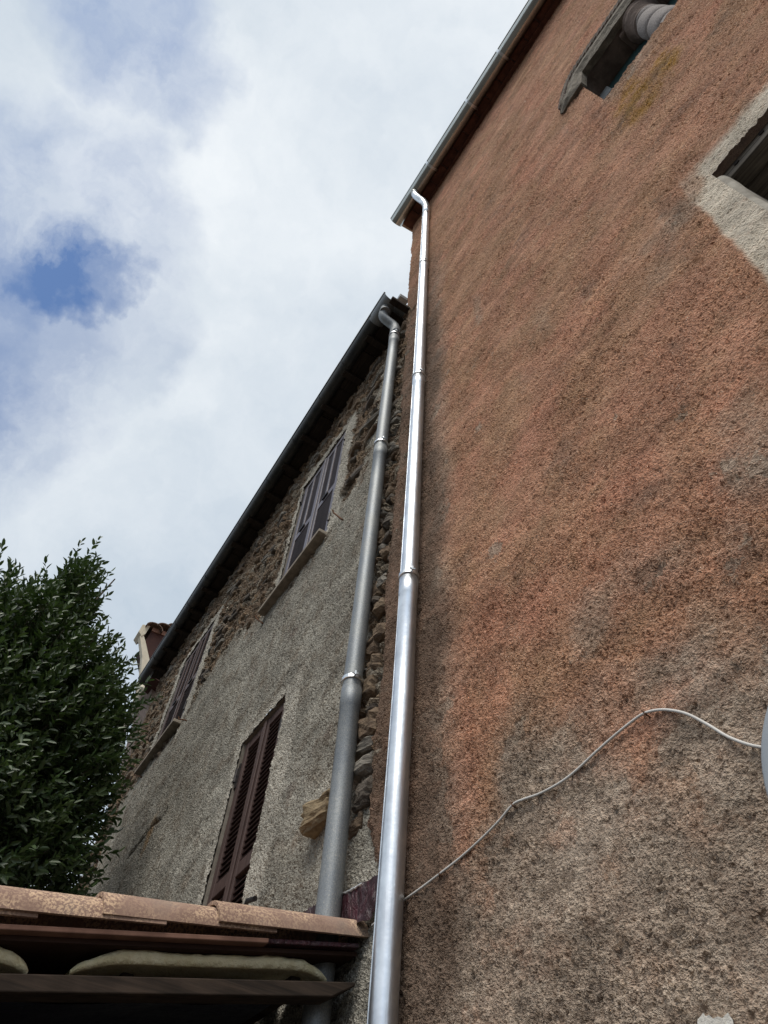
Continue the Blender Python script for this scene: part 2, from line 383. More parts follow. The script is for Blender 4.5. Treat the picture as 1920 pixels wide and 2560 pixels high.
m_stoneA = stone_mat('brown_schist', (0.13, 0.090, 0.062), (0.21, 0.155, 0.105), (0.085, 0.065, 0.052))
m_stoneB = stone_mat('grey_schist', (0.155, 0.14, 0.12), (0.25, 0.225, 0.19), (0.10, 0.09, 0.08))
m_stoneC = stone_mat('ochre_stone', (0.19, 0.135, 0.080), (0.29, 0.225, 0.140), (0.11, 0.08, 0.05))
m_stoneD = stone_mat('dark_schist', (0.075, 0.062, 0.052), (0.12, 0.10, 0.082), (0.19, 0.165, 0.135))

m_leaf, g = new_mat('laurel_leaf')
oi = g.n('ShaderNodeObjectInfo').outputs['Random']
at = g.n('ShaderNodeAttribute', attribute_name='tone').outputs['Fac']
c = g.mix(at, (0.020, 0.043, 0.015), (0.082, 0.122, 0.042))
setb(g, c, 0.42, 0.0, 0.5)
g.bsdf.inputs['Subsurface Weight'].default_value = 0.0
tr = g.n('ShaderNodeBsdfTranslucent', {'Color': g.mix(0.5, c, (0.10, 0.19, 0.03))})
mx = g.n('ShaderNodeMixShader', {0: 0.16, 1: g.bsdf.outputs[0], 2: tr.outputs[0]})
g.nt.links.new(mx.outputs[0], g.out.inputs['Surface'])
m_bark = simple_mat('dark_bark', (0.040, 0.032, 0.025), (0.085, 0.070, 0.055), 14, 0.9, 0, 0.8, 0.01, 0.1)


# ---------------------------------------------------------------- object helpers
def tag(o, label=None, cat=None, group=None, kind=None):
    for k, v in (('label', label), ('category', cat), ('group', group), ('kind', kind)):
        if v: o[k] = v
    return o


def empty(name, loc, label, cat, group=None):
    o = bpy.data.objects.new(name, None); col.objects.link(o)
    o.location = Vector(loc); o.empty_display_size = 0.2
    return tag(o, label, cat, group)


def put(o, parent):
    if parent is not None:
        o.parent = parent
        b = parent; off = Vector((0, 0, 0))
        while b is not None: off += b.location; b = b.parent
        o.location = o.location - off
    return o


def mesh_obj(name, verts, faces, mat, parent=None, smooth=False):
    me = bpy.data.meshes.new(name)
    me.from_pydata([tuple(map(float, v)) for v in verts], [], faces)
    me.update()
    if mat: me.materials.append(mat)
    if smooth: me.polygons.foreach_set('use_smooth', [True] * len(me.polygons))
    o = bpy.data.objects.new(name, me); col.objects.link(o)
    return put(o, parent)


class MB:
    def __init__(s): s.v = []; s.f = []
    def add(s, v, f):
        b = len(s.v); s.v += [tuple(map(float, q)) for q in v]; s.f += [[i + b for i in q] for q in f]; return s
    def box(s, lo, hi, mat=None, bev=0.0):
        x0, y0, z0 = lo; x1, y1, z1 = hi
        v = [(x0, y0, z0), (x1, y0, z0), (x1, y1, z0), (x0, y1, z0), (x0, y0, z1), (x1, y0, z1), (x1, y1, z1), (x0, y1, z1)]
        if mat is not None: v = [mat @ Vector(q) for q in v]
        return s.add(v, [(0, 3, 2, 1), (4, 5, 6, 7), (0, 1, 5, 4), (1, 2, 6, 5), (2, 3, 7, 6), (3, 0, 4, 7)])
    def tube(s, pts, rad, seg=16, cap=True):
        pts = [np.array(p, float) for p in pts]
        if not hasattr(rad, '__len__'): rad = [rad] * len(pts)
        rings = []; up = None
        for i, p in enumerate(pts):
            a = pts[max(0, i - 1)]; b = pts[min(len(pts) - 1, i + 1)]
            t = b - a; t /= np.linalg.norm(t) + 1e-12
            if up is None:
                ref = np.array([1.0, 0, 0]) if abs(t[0]) < 0.8 else np.array([0, 1.0, 0])
                up = np.cross(t, ref)
            up = up - t * (up @ t); up /= np.linalg.norm(up)
            sd_ = np.cross(t, up)
            k = 1.0
            if 0 < i < len(pts) - 1:
                a1 = p - pts[i - 1]; a2 = pts[i + 1] - p
                cs = (a1 @ a2) / (np.linalg.norm(a1) * np.linalg.norm(a2) + 1e-12)
            rings.append([p + rad[i] * (math.cos(q) * up + math.sin(q) * sd_) for q in np.linspace(0, 2 * math.pi, seg, endpoint=False)])
        v = [q for r_ in rings for q in r_]; f = []
        for i in range(len(pts) - 1):
            for j in range(seg):
                k = (j + 1) % seg
                f.append((i * seg + j, i * seg + k, (i + 1) * seg + k, (i + 1) * seg + j))
        if cap:
            f.append(tuple(range(seg - 1, -1, -1))); f.append(tuple(range((len(pts) - 1) * seg, len(pts) * seg)))
        return s.add(v, f)
    def prism(s, poly, axis, a, b):
        """poly of 2D points (the other two axes in order) pushed along an axis from a to b"""
        n = len(poly); v = []
        for q in (a, b):
            for p in poly:
                w_ = list(p); w_.insert(axis, q); v.append(w_)
        f = [tuple(range(n)), tuple(range(2 * n - 1, n - 1, -1))]
        for i in range(n):
            j = (i + 1) % n; f.append((i, i + n, j + n, j))
        return s.add(v, f)
    def obj(s, name, mat, parent=None, smooth=False, bevel=0.0, seg=2, autosmooth=None):
        o = mesh_obj(name, s.v, s.f, mat, parent, smooth)
        if bevel:
            md = o.modifiers.new('bevel', 'BEVEL'); md.width = bevel; md.segments = seg; md.limit_method = 'ANGLE'; md.angle_limit = math.radians(40)
        return o


def grid_mesh(name, V, mask, mat, parent=None, attr=None, smooth=True, dark_tone=None):
    """V: rows x cols x 3 vertex array, mask: (rows-1)x(cols-1) faces kept"""
    r, c = V.shape[:2]
    idx = np.arange(r * c).reshape(r, c)
    q = np.stack([idx[:-1, :-1], idx[:-1, 1:], idx[1:, 1:], idx[1:, :-1]], -1)[mask]
    used = np.zeros(r * c, bool); used[q.ravel()] = True
    remap = np.cumsum(used) - 1
    verts = V.reshape(-1, 3)[used]; q = remap[q]
    me = bpy.data.meshes.new(name)
    me.vertices.add(len(verts)); me.vertices.foreach_set('co', verts.astype(np.float32).ravel())
    me.loops.add(q.size); me.loops.foreach_set('vertex_index', q.astype(np.int32).ravel())
    me.polygons.add(len(q)); me.polygons.foreach_set('loop_start', np.arange(0, q.size, 4, dtype=np.int32))
    me.polygons.foreach_set('loop_total', np.full(len(q), 4, np.int32))
    me.polygons.foreach_set('use_smooth', np.full(len(q), smooth))
    me.update(calc_edges=True)
    if attr is not None:
        a = me.color_attributes.new('zone', 'FLOAT_COLOR', 'POINT')
        a.data.foreach_set('color', attr.reshape(-1, 4)[used].astype(np.float32).ravel())
    if dark_tone is not None:
        a = me.attributes.new('dark_tone', 'FLOAT', 'POINT'); a.data.foreach_set('value', dark_tone.ravel()[used].astype(np.float32))
    me.materials.append(mat)
    o = bpy.data.objects.new(name, me); col.objects.link(o)
    return put(o, parent)


_lat = rng.random((64, 64))
def vnoise(x, y):
    xi = np.floor(x).astype(int); yi = np.floor(y).astype(int); fx = x - xi; fy = y - yi
    fx = fx * fx * (3 - 2 * fx); fy = fy * fy * (3 - 2 * fy)
    g_ = lambda a, b: _lat[a % 64, b % 64]
    return (g_(xi, yi) * (1 - fx) + g_(xi + 1, yi) * fx) * (1 - fy) + (g_(xi, yi + 1) * (1 - fx) + g_(xi + 1, yi + 1) * fx) * fy
def fbm(x, y, o=4):
    s = 0; a = 0.5
    for i in range(o):
        s = s + a * vnoise(x * 2 ** i + 13.7 * i, y * 2 ** i + 5.1 * i); a *= 0.5
    return s / (1 - 0.5 ** o)
def sstep(v, a, b):
    t = np.clip((v - a) / (b - a), 0, 1); return t * t * (3 - 2 * t)
def in_poly(X, Z, poly):
    ins = np.zeros(X.shape, bool); n = len(poly)
    for i in range(n):
        x1, y1 = poly[i]; x2, y2 = poly[(i + 1) % n]
        if y1 == y2: continue
        cr = ((y1 > Z) != (y2 > Z)) & (X < (x2 - x1) * (Z - y1) / (y2 - y1) + x1)
        ins ^= cr
    return ins
def poly_dist(X, Z, pts):
    d = np.full(X.shape, 1e9)
    for (x1, z1), (x2, z2) in zip(pts[:-1], pts[1:]):
        dx, dz = x2 - x1, z2 - z1; L = dx * dx + dz * dz + 1e-12
        t = np.clip(((X - x1) * dx + (Z - z1) * dz) / L, 0, 1)
        d = np.minimum(d, np.hypot(X - x1 - t * dx, Z - z1 - t * dz))
    return d
def soft_poly(X, Z, poly, soft):
    d = poly_dist(X, Z, poly + [poly[0]]); s_ = np.where(in_poly(X, Z, poly), d, -d)
    return sstep(s_, -soft, soft)
def spaced(a, b, s0, s1):
    out = [a]; x = a
    while x < b:
        t = (x - a) / (b - a); x += s0 + (s1 - s0) * t; out.append(min(x, b))
    return np.array(out)

# ---------------------------------------------------------------- ground
gnd = mesh_obj('ground', [(-400, -400, 0), (400, -400, 0), (400, 400, 0), (-400, 400, 0)], [(0, 1, 2, 3)], m_ground)
tag(gnd, kind='structure')

# ================================================================ RED HOUSE
red_house = empty('red_house', (-0.5, 1.4, 0.0), 'tall house in rough terracotta red render with a carved stone window', 'house')
EAVE_R = 13.07
C_BL = PR(1512, 258); C_TL = PR(1456, 205)
cw_x0, cw_z0, cw_z1 = 0.155, C_BL[2], 8.90
cw_x1 = 1.40
PW_TL = PR(1790, 427)
pw_x0, pw_z1, pw_z0, pw_x1 = 0.128, PW_TL[2], PW_TL[2] - 1.5, 1.25

xs = np.concatenate([np.arange(-2.56, 0.92, 0.006), np.arange(0.92, 4.01, 0.11)])
zs = np.concatenate([np.arange(0, 1.9, 0.12), spaced(1.92, EAVE_R, 0.0052, 0.034)])
def snap(arr, v):
    arr[np.argmin(np.abs(arr - v))] = v
for v in (cw_x0, pw_x0, cw_x1, pw_x1): snap(xs, v)
for v in (cw_z0, cw_z1, pw_z0, pw_z1): snap(zs, v)
X, Z = np.meshgrid(xs, zs)
edge_pts = [(0.0, -2.36), (2.9, -2.37), (3.05, -2.43), (3.25, -2.50), (3.7, -2.535), (4.1, -2.49), (4.7, -2.52), (5.6, -2.50), (6.6, -2.49), (7.4, -2.52), (8.3, -2.50),
            (9.2, -2.535), (9.45, -2.54), (10.4, -2.55), (11.6, -2.555), (12.6, -2.565), (13.1, -2.575)]
xe = np.interp(zs, [p[0] for p in edge_pts], [p[1] for p in edge_pts])
xe = xe + (fbm(zs * 9, zs * 0 + 3.3, 4) - 0.5) * 0.075
wgt = np.clip(1 - (X - xs[0]) / 0.35, 0, 1)
Xw = X + (xe[:, None] - xs[0]) * wgt
Y = red_y(Xw) - 0.018 * sstep(Xw - xe[:, None], 0.0, 0.05) + 0.004
cx = 0.5 * (X[:-1, :-1] + X[1:, 1:]); cz = 0.5 * (Z[:-1, :-1] + Z[1:, 1:])
hole = ((cx > cw_x0) & (cx < cw_x1) & (cz > cw_z0) & (cz < cw_z1)) | ((cx > pw_x0) & (cx < pw_x1) & (cz > pw_z0) & (cz < pw_z1))

zone = np.zeros(X.shape + (4,))
# worn grey lower part: boundary traced along the wall
bx = [PR(*p) for p in ((1040, 2230), (1120, 2150), (1250, 1960), (1330, 1800), (1480, 1700), (1700, 1660), (1920, 1560))]
zb = np.interp(Xw, [p[0] for p in bx], [p[2] for p in bx])
zone[..., 0] = sstep(zb - Z + (fbm(Xw * 4, Z * 4, 6) - 0.5) * 1.3, -0.22, 0.36)
def blob(px, py, rx, rz, ch, k):
    c = PR(px, py)
    d = np.sqrt(((Xw - c[0]) / rx) ** 2 + ((Z - c[2]) / rz) ** 2) + (fbm(Xw * 7 + 3, Z * 7, 6) - 0.5) * 2.0
    zone[..., ch] = np.maximum(zone[..., ch], k * (0.75 if ch == 0 else 0.85 if ch == 3 else 1.0) * sstep(d, 1.15, 0.1))
for px, py, rx, rz, k in ((1900, 1160, 0.16, 0.30, 0.9), (1640, 1430, 0.20, 0.16, 0.6), (1500, 1560, 0.18, 0.14, 0.7), (1760, 1560, 0.16, 0.10, 0.7),
                          (1200, 780, 0.05, 0.4, 0.55), (1360, 800, 0.08, 0.35, 0.35), (1690, 560, 0.16, 0.22, 0.75), (1660, 700, 0.1, 0.2, 0.4), (1860, 1350, 0.1, 0.15, 0.5),
                          (1540, 230, 0.10, 0.22, 0.75), (1600, 160, 0.25, 0.14, 0.7), (1420, 330, 0.05, 0.3, 0.5), (1110, 2050, 0.14, 0.28, 0.55), (1900, 2000, 0.25, 0.2, 0.8)):
    blob(px, py, rx, rz, 0, k)
for px, py, rx, rz, k in ((1180, 1850, 0.14, 0.42, 0.95), (1230, 1640, 0.16, 0.5, 0.8), (1160, 1970, 0.10, 0.25, 0.9), (1760, 1700, 0.20, 0.12, 0.75),
                          (1690, 1780, 0.14, 0.10, 0.7), (1820, 1250, 0.10, 0.28, 0.8), (1560, 1250, 0.25, 0.3, 0.7), (1480, 1400, 0.2, 0.2, 0.7), (1700, 950, 0.4, 0.5, 0.35), (1880, 1180, 0.08, 0.35, 0.8), (1650, 1330, 0.22, 0.16, 0.7), (1350, 1500, 0.2, 0.3, 0.5), (1480, 1180, 0.2, 0.3, 0.5), (1600, 1480, 0.2, 0.08, 0.5)):
    blob(px, py, rx, rz, 3, k)
for px, py, rx, rz in ((1600, 235, 0.16, 0.42), (1580, 275, 0.10, 0.35), (1665, 160, 0.13, 0.35)):
    blob(px, py, rx, rz, 2, 1.0)
pl = [PR(*p) for p in ((1719, 448), (1800, 540), (1920, 700))]
ple = [PR(*p) for p in ((1702, 474), (1777, 544), (1850, 624), (1919, 709), (1990, 800))]
px_edge = np.interp(-Z, [-p[2] for p in ple], [p[0] for p in ple]) + (fbm(Z * 6, Z * 0 + 1.7) - 0.5) * 0.04
top = ple[0][2] + 0.02 + (fbm(Xw * 5, Xw * 0 + 9.1) - 0.5) * 0.10
cr_ = PR(1712, 480)
worncorner = sstep(np.hypot((Xw - cr_[0]) / 0.085, (Z - cr_[2]) / 0.22) + (fbm(Xw * 9, Z * 9) - 0.5) * 0.9, 1.25, 0.7)
zone[..., 1] = (1 - 0.62 * worncorner) * sstep(Xw - px_edge, -0.012, 0.012) * sstep(top - Z, -0.05, 0.05) * (Z > pw_z0 - 0.3)
# darker bands beside the downpipe, then scattered darker patches
dark_tone = 0.75 * sstep(-Xw, 2.16, 2.30) * sstep(10.5 - Z, -2.0, 3.0)
dark_tone = np.maximum(dark_tone, 0.85 * sstep(Xw - (-1.93 + (fbm(Z * 2.3, Z * 0) - 0.5) * 0.35), 0.12, -0.10) * sstep(10.5 - Z, -1.0, 3.0))
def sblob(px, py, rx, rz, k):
    global dark_tone
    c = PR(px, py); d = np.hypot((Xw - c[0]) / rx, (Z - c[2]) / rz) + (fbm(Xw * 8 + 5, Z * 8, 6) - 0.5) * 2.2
    dark_tone = np.maximum(dark_tone, 0.7 * k * sstep(d, 1.1, 0.3))
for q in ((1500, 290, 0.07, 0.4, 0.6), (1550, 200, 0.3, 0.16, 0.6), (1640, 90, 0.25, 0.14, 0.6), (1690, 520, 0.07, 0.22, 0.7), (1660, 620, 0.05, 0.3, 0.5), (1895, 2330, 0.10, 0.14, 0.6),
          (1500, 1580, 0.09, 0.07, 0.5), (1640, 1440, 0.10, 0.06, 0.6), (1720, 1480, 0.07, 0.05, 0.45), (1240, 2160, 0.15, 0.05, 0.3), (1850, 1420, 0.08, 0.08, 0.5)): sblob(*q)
zone[..., 0] = np.maximum(zone[..., 0], 0.6 * sstep(Xw - (-1.86 + (fbm(Z * 3, Z * 0) - 0.5) * 0.2), 0.12, -0.12) * sstep(9.5 - Z, -1.5, 2.0))
grid_mesh('wall', np.stack([Xw, Y, Z], -1), ~hole, m_red, red_house, zone, dark_tone=dark_tone)

# body behind the plaster skin, return wall at the corner, roof
b = MB()
b.box((-2.52, 1.46, 9.0), (-2.40, 8.0, EAVE_R)); b.box((3.88, 1.46, 0), (4.0, 8.0, EAVE_R)); b.box((-2.40, 7.88, 0), (3.88, 8.0, EAVE_R))
b.obj('side_wall', simple_mat('rubble_return', (0.17, 0.10, 0.07), (0.26, 0.16, 0.11), 9, 0.95, 0, 0.8, 0.02, 0.1, world_pos=True), red_house)
rs = math.tan(math.radians(17))
b = MB()
b.add([(-2.66, 1.19, EAVE_R + 0.05), (4.2, 1.28, EAVE_R + 0.05), (4.2, 8.2, EAVE_R + 0.05 + 7.0 * rs), (-2.66, 8.2, EAVE_R + 0.05 + 7.0 * rs),
       (-2.66, 1.19, EAVE_R + 0.14), (4.2, 1.28, EAVE_R + 0.14), (4.2, 8.2, EAVE_R + 0.14 + 7.0 * rs), (-2.66, 8.2, EAVE_R + 0.14 + 7.0 * rs)],
      [(0, 3, 2, 1), (4, 5, 6, 7), (0, 1, 5, 4), (1, 2, 6, 5), (2, 3, 7, 6), (3, 0, 4, 7)])
b.obj('roof', m_tile, red_house)
# soffit: uneven terracotta tiles laid side by side under the eave
x = -2.60
i = 0
while x < 3.9:
    wd = 0.27 + random.uniform(-0.03, 0.03)
    z0 = EAVE_R - 0.02 + random.uniform(-0.014, 0.012)
    y0 = red_y(x) - 0.19 + random.uniform(-0.015, 0.015)
    b = MB(); b.box((x, y0, z0), (x + wd - 0.014, red_y(x) + 0.08, z0 + 0.03))
    b.obj('soffit_tile', m_redsoffit, red_house)
    x += wd; i += 1
b = MB(); b.box((-2.57, 1.21, EAVE_R + 0.012), (4.0, 1.46, EAVE_R + 0.045)); b.obj('soffit_bed', m_stonedark, red_house)
# mortar lumps and a small moulding under the soffit
mb_ = MB()
for k in range(60):
    xx = random.uniform(-2.5, 1.6); s_ = random.uniform(0.012, 0.035)
    mb_.box((xx, red_y(xx) - s_ - 0.01, EAVE_R - 0.03 - s_), (xx + s_ * 2.5, red_y(xx) + 0.03, EAVE_R - 0.01))
mo = mb_.obj('mortar_lumps', m_redsoffit, red_house, bevel=0.008); mo['kind'] = 'stuff'
b = MB(); b.box((-2.53, red_y(-2.5) - 0.038, EAVE_R - 0.085), (3.9, red_y(0) + 0.05, EAVE_R - 0.05)); b.obj('eave_moulding', m_redsoffit, red_house, bevel=0.01)
# exposed stones at the ragged upper corner
for (px, py, s_) in ((1031, 640, 0.15), (1024, 700, 0.10), (1027, 760, 0.12)):
    pass

# --- carved window
yb = red_y(0.7)
win = MB()
DEP = 0.36
# soffit of the lintel + left jamb as a deep stone lining
win.box((cw_x0 - 0.02, yb + 0.0, cw_z1), (cw_x1, yb + DEP, cw_z1 + 0.22))
fr_ = [(cw_x0 - 0.005, cw_z1 + 0.01), (cw_x0 - 0.005, cw_z1 - 0.19)] + [(cw_x0 + 0.14 - 0.14 * math.cos(a) , cw_z1 - 0.17 + 0.165 * math.sin(a)) for a in np.linspace(0.1, math.pi / 2, 9)]
win.prism(fr_, 1, yb + 0.004, yb + DEP)
win.obj('lintel_soffit', m_stonedark, red_house, bevel=0.012)
b = MB(); b.box((cw_x0 - 0.12, yb + 0.012, cw_z0 - 0.05), (cw_x0, yb + DEP, cw_z1)); b.obj('jamb', m_stonecarv, red_house, bevel=0.02)
b = MB(); b.box((cw_x0, yb + 0.02, cw_z0 - 0.10), (cw_x1, yb + DEP + 0.06, cw_z0 - 0.012)); b.obj('sill', m_stonecarv, red_house, bevel=0.01)
b = MB()
yf = yb + 0.212
b.box((cw_x0, yf, cw_z1 - 0.30), (cw_x1, yf + 0.05, cw_z1)); b.box((cw_x0, yf, cw_z0), (cw_x0 + 0.06, yf + 0.05, cw_z1)); b.box((cw_x0, yf, cw_z0), (cw_x1, yf + 0.05, cw_z0 + 0.07))
b.box((0.86, yf, cw_z0), (0.93, yf + 0.05, cw_z1))
b.obj('window_frame', m_greenframe, red_house, bevel=0.004)
b = MB(); b.box((cw_x0, yf + 0.02, cw_z0), (cw_x1, yf + 0.028, cw_z1)); b.obj('pane', m_glass, red_house)
b = MB(); b.box((cw_x0 + 0.01, yf - 0.030, cw_z1 - 0.28), (cw_x0 + 0.12, yf - 0.002, cw_z1 - 0.06)); b.obj('frame_block', m_palewood, red_house, bevel=0.006)
b = MB(); b.box((cw_x0 - 0.1, yb + DEP + 0.35, cw_z0 - 0.1), (cw_x1, yb + DEP + 0.37, cw_z1 + 0.1)); b.obj('room_back', m_void, red_house)
# hood moulding: traced outline on the lintel's front plane, 7 cm proud of the wall
HY = 0.045
outer = [(1398, 282), (1403, 250), (1414, 214), (1428, 186), (1449, 152), (1478, 108), (1508, 64), (1538, 20), (1568, -25), (1610, -90), (1680, -200)]
inner = [(1404, 280), (1416, 262), (1432, 240), (1445, 222), (1455, 207), (1478, 165), (1495, 122), (1512, 84), (1545, 35), (1585, -30), (1640, -120), (1710, -230)]
op = [PR(x_, y_, HY) for x_, y_ in outer[:6]]; ip = [PR(x_, y_, HY) for x_, y_ in inner[:5]]
zo = op[-1][2]                                        # beyond the curved end both edges run level above the opening
op += [np.array([x_, red_y(x_) - HY, zo + 0.01 * math.sin(x_ * 9)]) for x_ in np.linspace(op[-1][0] + 0.08, 1.46, 12)]
ip += [np.array([x_, red_y(x_) - HY, 8.885 + 0.008 * math.sin(x_ * 11)]) for x_ in np.linspace(ip[-1][0] + 0.07, 1.46, 12)]
print('hood', [p.round(2) for p in ip[:6]], zo)
def resample(pts, n):
    pts = np.array(pts); d = np.r_[0, np.cumsum(np.linalg.norm(np.diff(pts, axis=0), axis=1))]
    t = np.linspace(0, d[-1], n); return np.stack([np.interp(t, d, pts[:, k]) for k in range(3)], 1)
N = 80
op = resample(op, N); ip = resample(ip, N)
prof = [(0.0, 0.05), (0.0, -0.012), (0.14, -0.028), (0.26, -0.010), (0.34, 0.004), (0.44, -0.022), (0.62, -0.026), (0.74, -0.008), (0.88, -0.018), (1.0, -0.006), (1.0, 0.055)]
V = []
for i in range(N):
    k = min(1.0, (i + 2) / 8)
    V.append([op[i] * (1 - t) + ip[i] * t + np.array([0, y_ * k + (1 - k) * 0.02 + 0.006 * (vnoise(np.array(i * 0.7), np.array(t * 5)) - 0.5), 0]) for t, y_ in prof])
V = np.array(V)
grid_mesh('hood_moulding', V, np.ones((N - 1, len(prof) - 1), bool), m_stonecarv, red_house, None, smooth=False)
for i in range(2, N - 4, 2):                        # rope-like row of blocks along the upper edge
    a = op[i] * 0.97 + ip[i] * 0.03; c_ = op[i] * 0.76 + ip[i] * 0.24; nx = op[i + 1] - op[i]; nx = nx / np.linalg.norm(nx) * 0.030
    dv = np.array([0, -0.026, 0])
    v = [a - nx * 0.2, a + nx, c_ + nx * 1.5, c_ + nx * 0.3]
    o = mesh_obj('dentil', [q + dv * 0 for q in v] + [q + dv * (0.7 + 0.3 * (k in (1, 2))) for k, q in enumerate(v)],
                 [(0, 1, 2, 3), (7, 6, 5, 4), (0, 4, 5, 1), (1, 5, 6, 2), (2, 6, 7, 3), (3, 7, 4, 0)], m_stonedark, red_house)
# twisted colonnette with its capital
colx, coly, colr = 0.78, yb + 0.125, 0.108
TW = []
hz = np.linspace(cw_z0 - 0.02, cw_z1 - 0.24, 90)
for zz in hz:
    ring = []
    for a in np.linspace(0, 2 * math.pi, 48, endpoint=False):
        ph = (zz / 0.34 + a / (2 * math.pi)) % 1.0
        rr = colr * (0.80 + 0.30 * math.sqrt(max(0.0, 1 - (2 * ph - 1) ** 4)))
        ring.append((colx + rr * math.cos(a), coly + rr * math.sin(a), zz))
    ring.append(ring[0]); TW.append(ring)
TW = np.array(TW)
colo = grid_mesh('colonnette', TW, np.ones((TW.shape[0] - 1, TW.shape[1] - 1), bool), m_granite, red_house, None)
capital = MB()
def lathe(prof, c, seg=32):
    v = []; f = []
    for r_, z_ in prof:
        for a in np.linspace(0, 2 * math.pi, seg, endpoint=False): v.append((c[0] + r_ * math.cos(a), c[1] + r_ * math.sin(a), z_))
    for i in range(len(prof) - 1):
        for j in range(seg):
            k = (j + 1) % seg; f.append((i * seg + j, i * seg + k, (i + 1) * seg + k, (i + 1) * seg + j))
    return v, f
zc = cw_z1
pr = [(0.10, zc - 0.26), (0.118, zc - 0.25), (0.122, zc - 0.225), (0.108, zc - 0.205), (0.112, zc - 0.19), (0.125, zc - 0.15), (0.135, zc - 0.12), (0.150, zc - 0.09), (0.158, zc - 0.07), (0.150, zc - 0.055), (0.165, zc - 0.04), (0.17, zc + 0.01)]
v, f = lathe(pr, (colx, coly)); mesh_obj('capital', v, f, m_stonedark, red_house, smooth=True)
b = MB(); b.box((colx - 0.19, yb + 0.03, zc - 0.05), (colx + 0.19, yb + DEP - 0.12, zc + 0.01)); b.obj('abacus', m_stonedark, red_house, bevel=0.02)

# --- pale window: wooden lintel, plaster reveal
yw = red_y(0.5)
b = MB(); b.box((pw_x0 - 0.03, yw + 0.035, pw_z1 - 0.075), (pw_x1, yw + 0.13, pw_z1 + 0.02)); b.obj('lintel_beam', m_oldwood, red_house, bevel=0.012)
b = MB(); b.box((pw_x0 - 0.03, yw + 0.135, pw_z1 - 0.068), (pw_x1, yw + 0.27, pw_z1 + 0.02)); b.obj('lintel_beam', m_oldwood, red_house, bevel=0.015)
b = MB(); b.box((pw_x0 - 0.03, yw + 0.276, pw_z1 - 0.082), (pw_x1, yw + 0.46, pw_z1 + 0.02)); b.obj('lintel_beam', m_oldwood, red_house, bevel=0.015)
for (xx, zz) in ((0.22, -0.028), (0.36, -0.02), (0.47, -0.035)):  # dark discs drawn in place of knot holes in the beam
    v, f = [], []
    bb = MB(); bb.tube([(xx, yw + 0.037, pw_z1 + zz), (xx, yw + 0.028, pw_z1 + zz)], 0.013, 8); bb.obj('knot_hole', m_iron, red_house)
# rounded plaster reveal on the left side
n_ = 14; Vr = []
zz_ = np.linspace(pw_z0 - 0.02, pw_z1 - 0.055, 60)
for zi, z_ in enumerate(zz_):
    row = []
    for k in range(n_):
        t = k / (n_ - 1)
        if t < 0.5:
            a = t / 0.5 * math.pi / 2; rx_ = 0.045
            row.append((pw_x0 - 0.016 + rx_ * math.sin(a) + 0.014 * (vnoise(np.array(z_ * 4), np.array(1.0)) - 0.5), yw - 0.002 + rx_ * (1 - math.cos(a)) + 0.012 * (fbm(np.array(z_ * 9), np.array(t * 4)) - 0.5), z_))
        else:
            u = (t - 0.5) / 0.5
            row.append((pw_x0 - 0.016 + rx_ + 0.04 * u + 0.01 * (vnoise(np.array(z_ * 3), np.array(u * 3)) - 0.5), yw + 0.035 + 0.30 * u, z_))
    Vr.append(row)
grid_mesh('reveal', np.array(Vr), np.ones((59, n_ - 1), bool), m_plasterin, red_house, None)
b = MB(); b.box((pw_x0 - 0.02, yw + 0.42, pw_z0), (pw_x1, yw + 0.44, pw_z1)); b.obj('room_back', m_void, red_house)
b = MB(); b.box((pw_x0 + 0.03, yw + 0.33, pw_z0), (pw_x0 + 0.09, yw + 0.38, pw_z1 - 0.08)); b.box((pw_x0 + 0.092, yw + 0.33, pw_z1 - 0.14), (pw_x1, yw + 0.38, pw_z1 - 0.082)); b.obj('window_frame', m_oldwood, red_house, bevel=0.004)
b = MB(); b.box((pw_x0 - 0.06, yw - 0.02, pw_z0 - 0.06), (pw_x1, yw + 0.4, pw_z0 - 0.003)); b.obj('sill', m_plasterin, red_house, bevel=0.01)

# flake of white paint at the bottom
fl = [(1742, 2580), (1744, 2548), (1752, 2540), (1758, 2531), (1764, 2541), (1772, 2537), (1782, 2546), (1795, 2541), (1806, 2545), (1814, 2536), (1820, 2531), (1825, 2540), (1832, 2550), (1838, 2580), (1825, 2680), (1760, 2680)]
fp = [PR(x_, y_, 0.030) for x_, y_ in fl]; fb = [PR(x_, y_, 0.0) for x_, y_ in fl]
n_ = len(fl)
mesh_obj('paint_flake', fp + fb, [tuple(range(n_))] + [(i, i + n_, (i + 1) % n_ + n_, (i + 1) % n_) for i in range(n_)], m_paint, red_house)

# ================================================================ GREY HOUSE
grey_house = empty('grey_house', (-6.3, 1.4, 0.0), 'lower old house of grey render over rubble stone with louvred brown shutters', 'house')
EAVE_G = 9.34
GX0, GX1 = -10.1, -2.32
S1 = (-4.57, -3.85, 2.60, 4.87); S2 = (-4.70, -3.70, 6.55, 8.49); S3 = (-8.27, -7.20, 6.70, 8.42)
xs = -spaced(-GX1, -GX0, 0.0075, 0.027)[::-1]
zs = np.concatenate([np.arange(0, 2.2, 0.15), spaced(2.25, EAVE_G, 0.0085, 0.017)])
for s_ in (S1, S2, S3):
    snap(xs, s_[0]); snap(xs, s_[1]); snap(zs, s_[2]); snap(zs, s_[3])
X, Z = np.meshgrid(xs, zs)
cx = 0.5 * (X[:-1, :-1] + X[1:, 1:]); cz = 0.5 * (Z[:-1, :-1] + Z[1:, 1:])
hole = np.zeros(cx.shape, bool)
for s_ in (S1, S2, S3): hole |= (cx > s_[0]) & (cx < s_[1]) & (cz > s_[2]) & (cz < s_[3])
zone = np.zeros(X.shape + (4,))
def pg(p, Y_=1.4):
    q = PY(p[0], p[1], Y_); return (q[0], q[2])
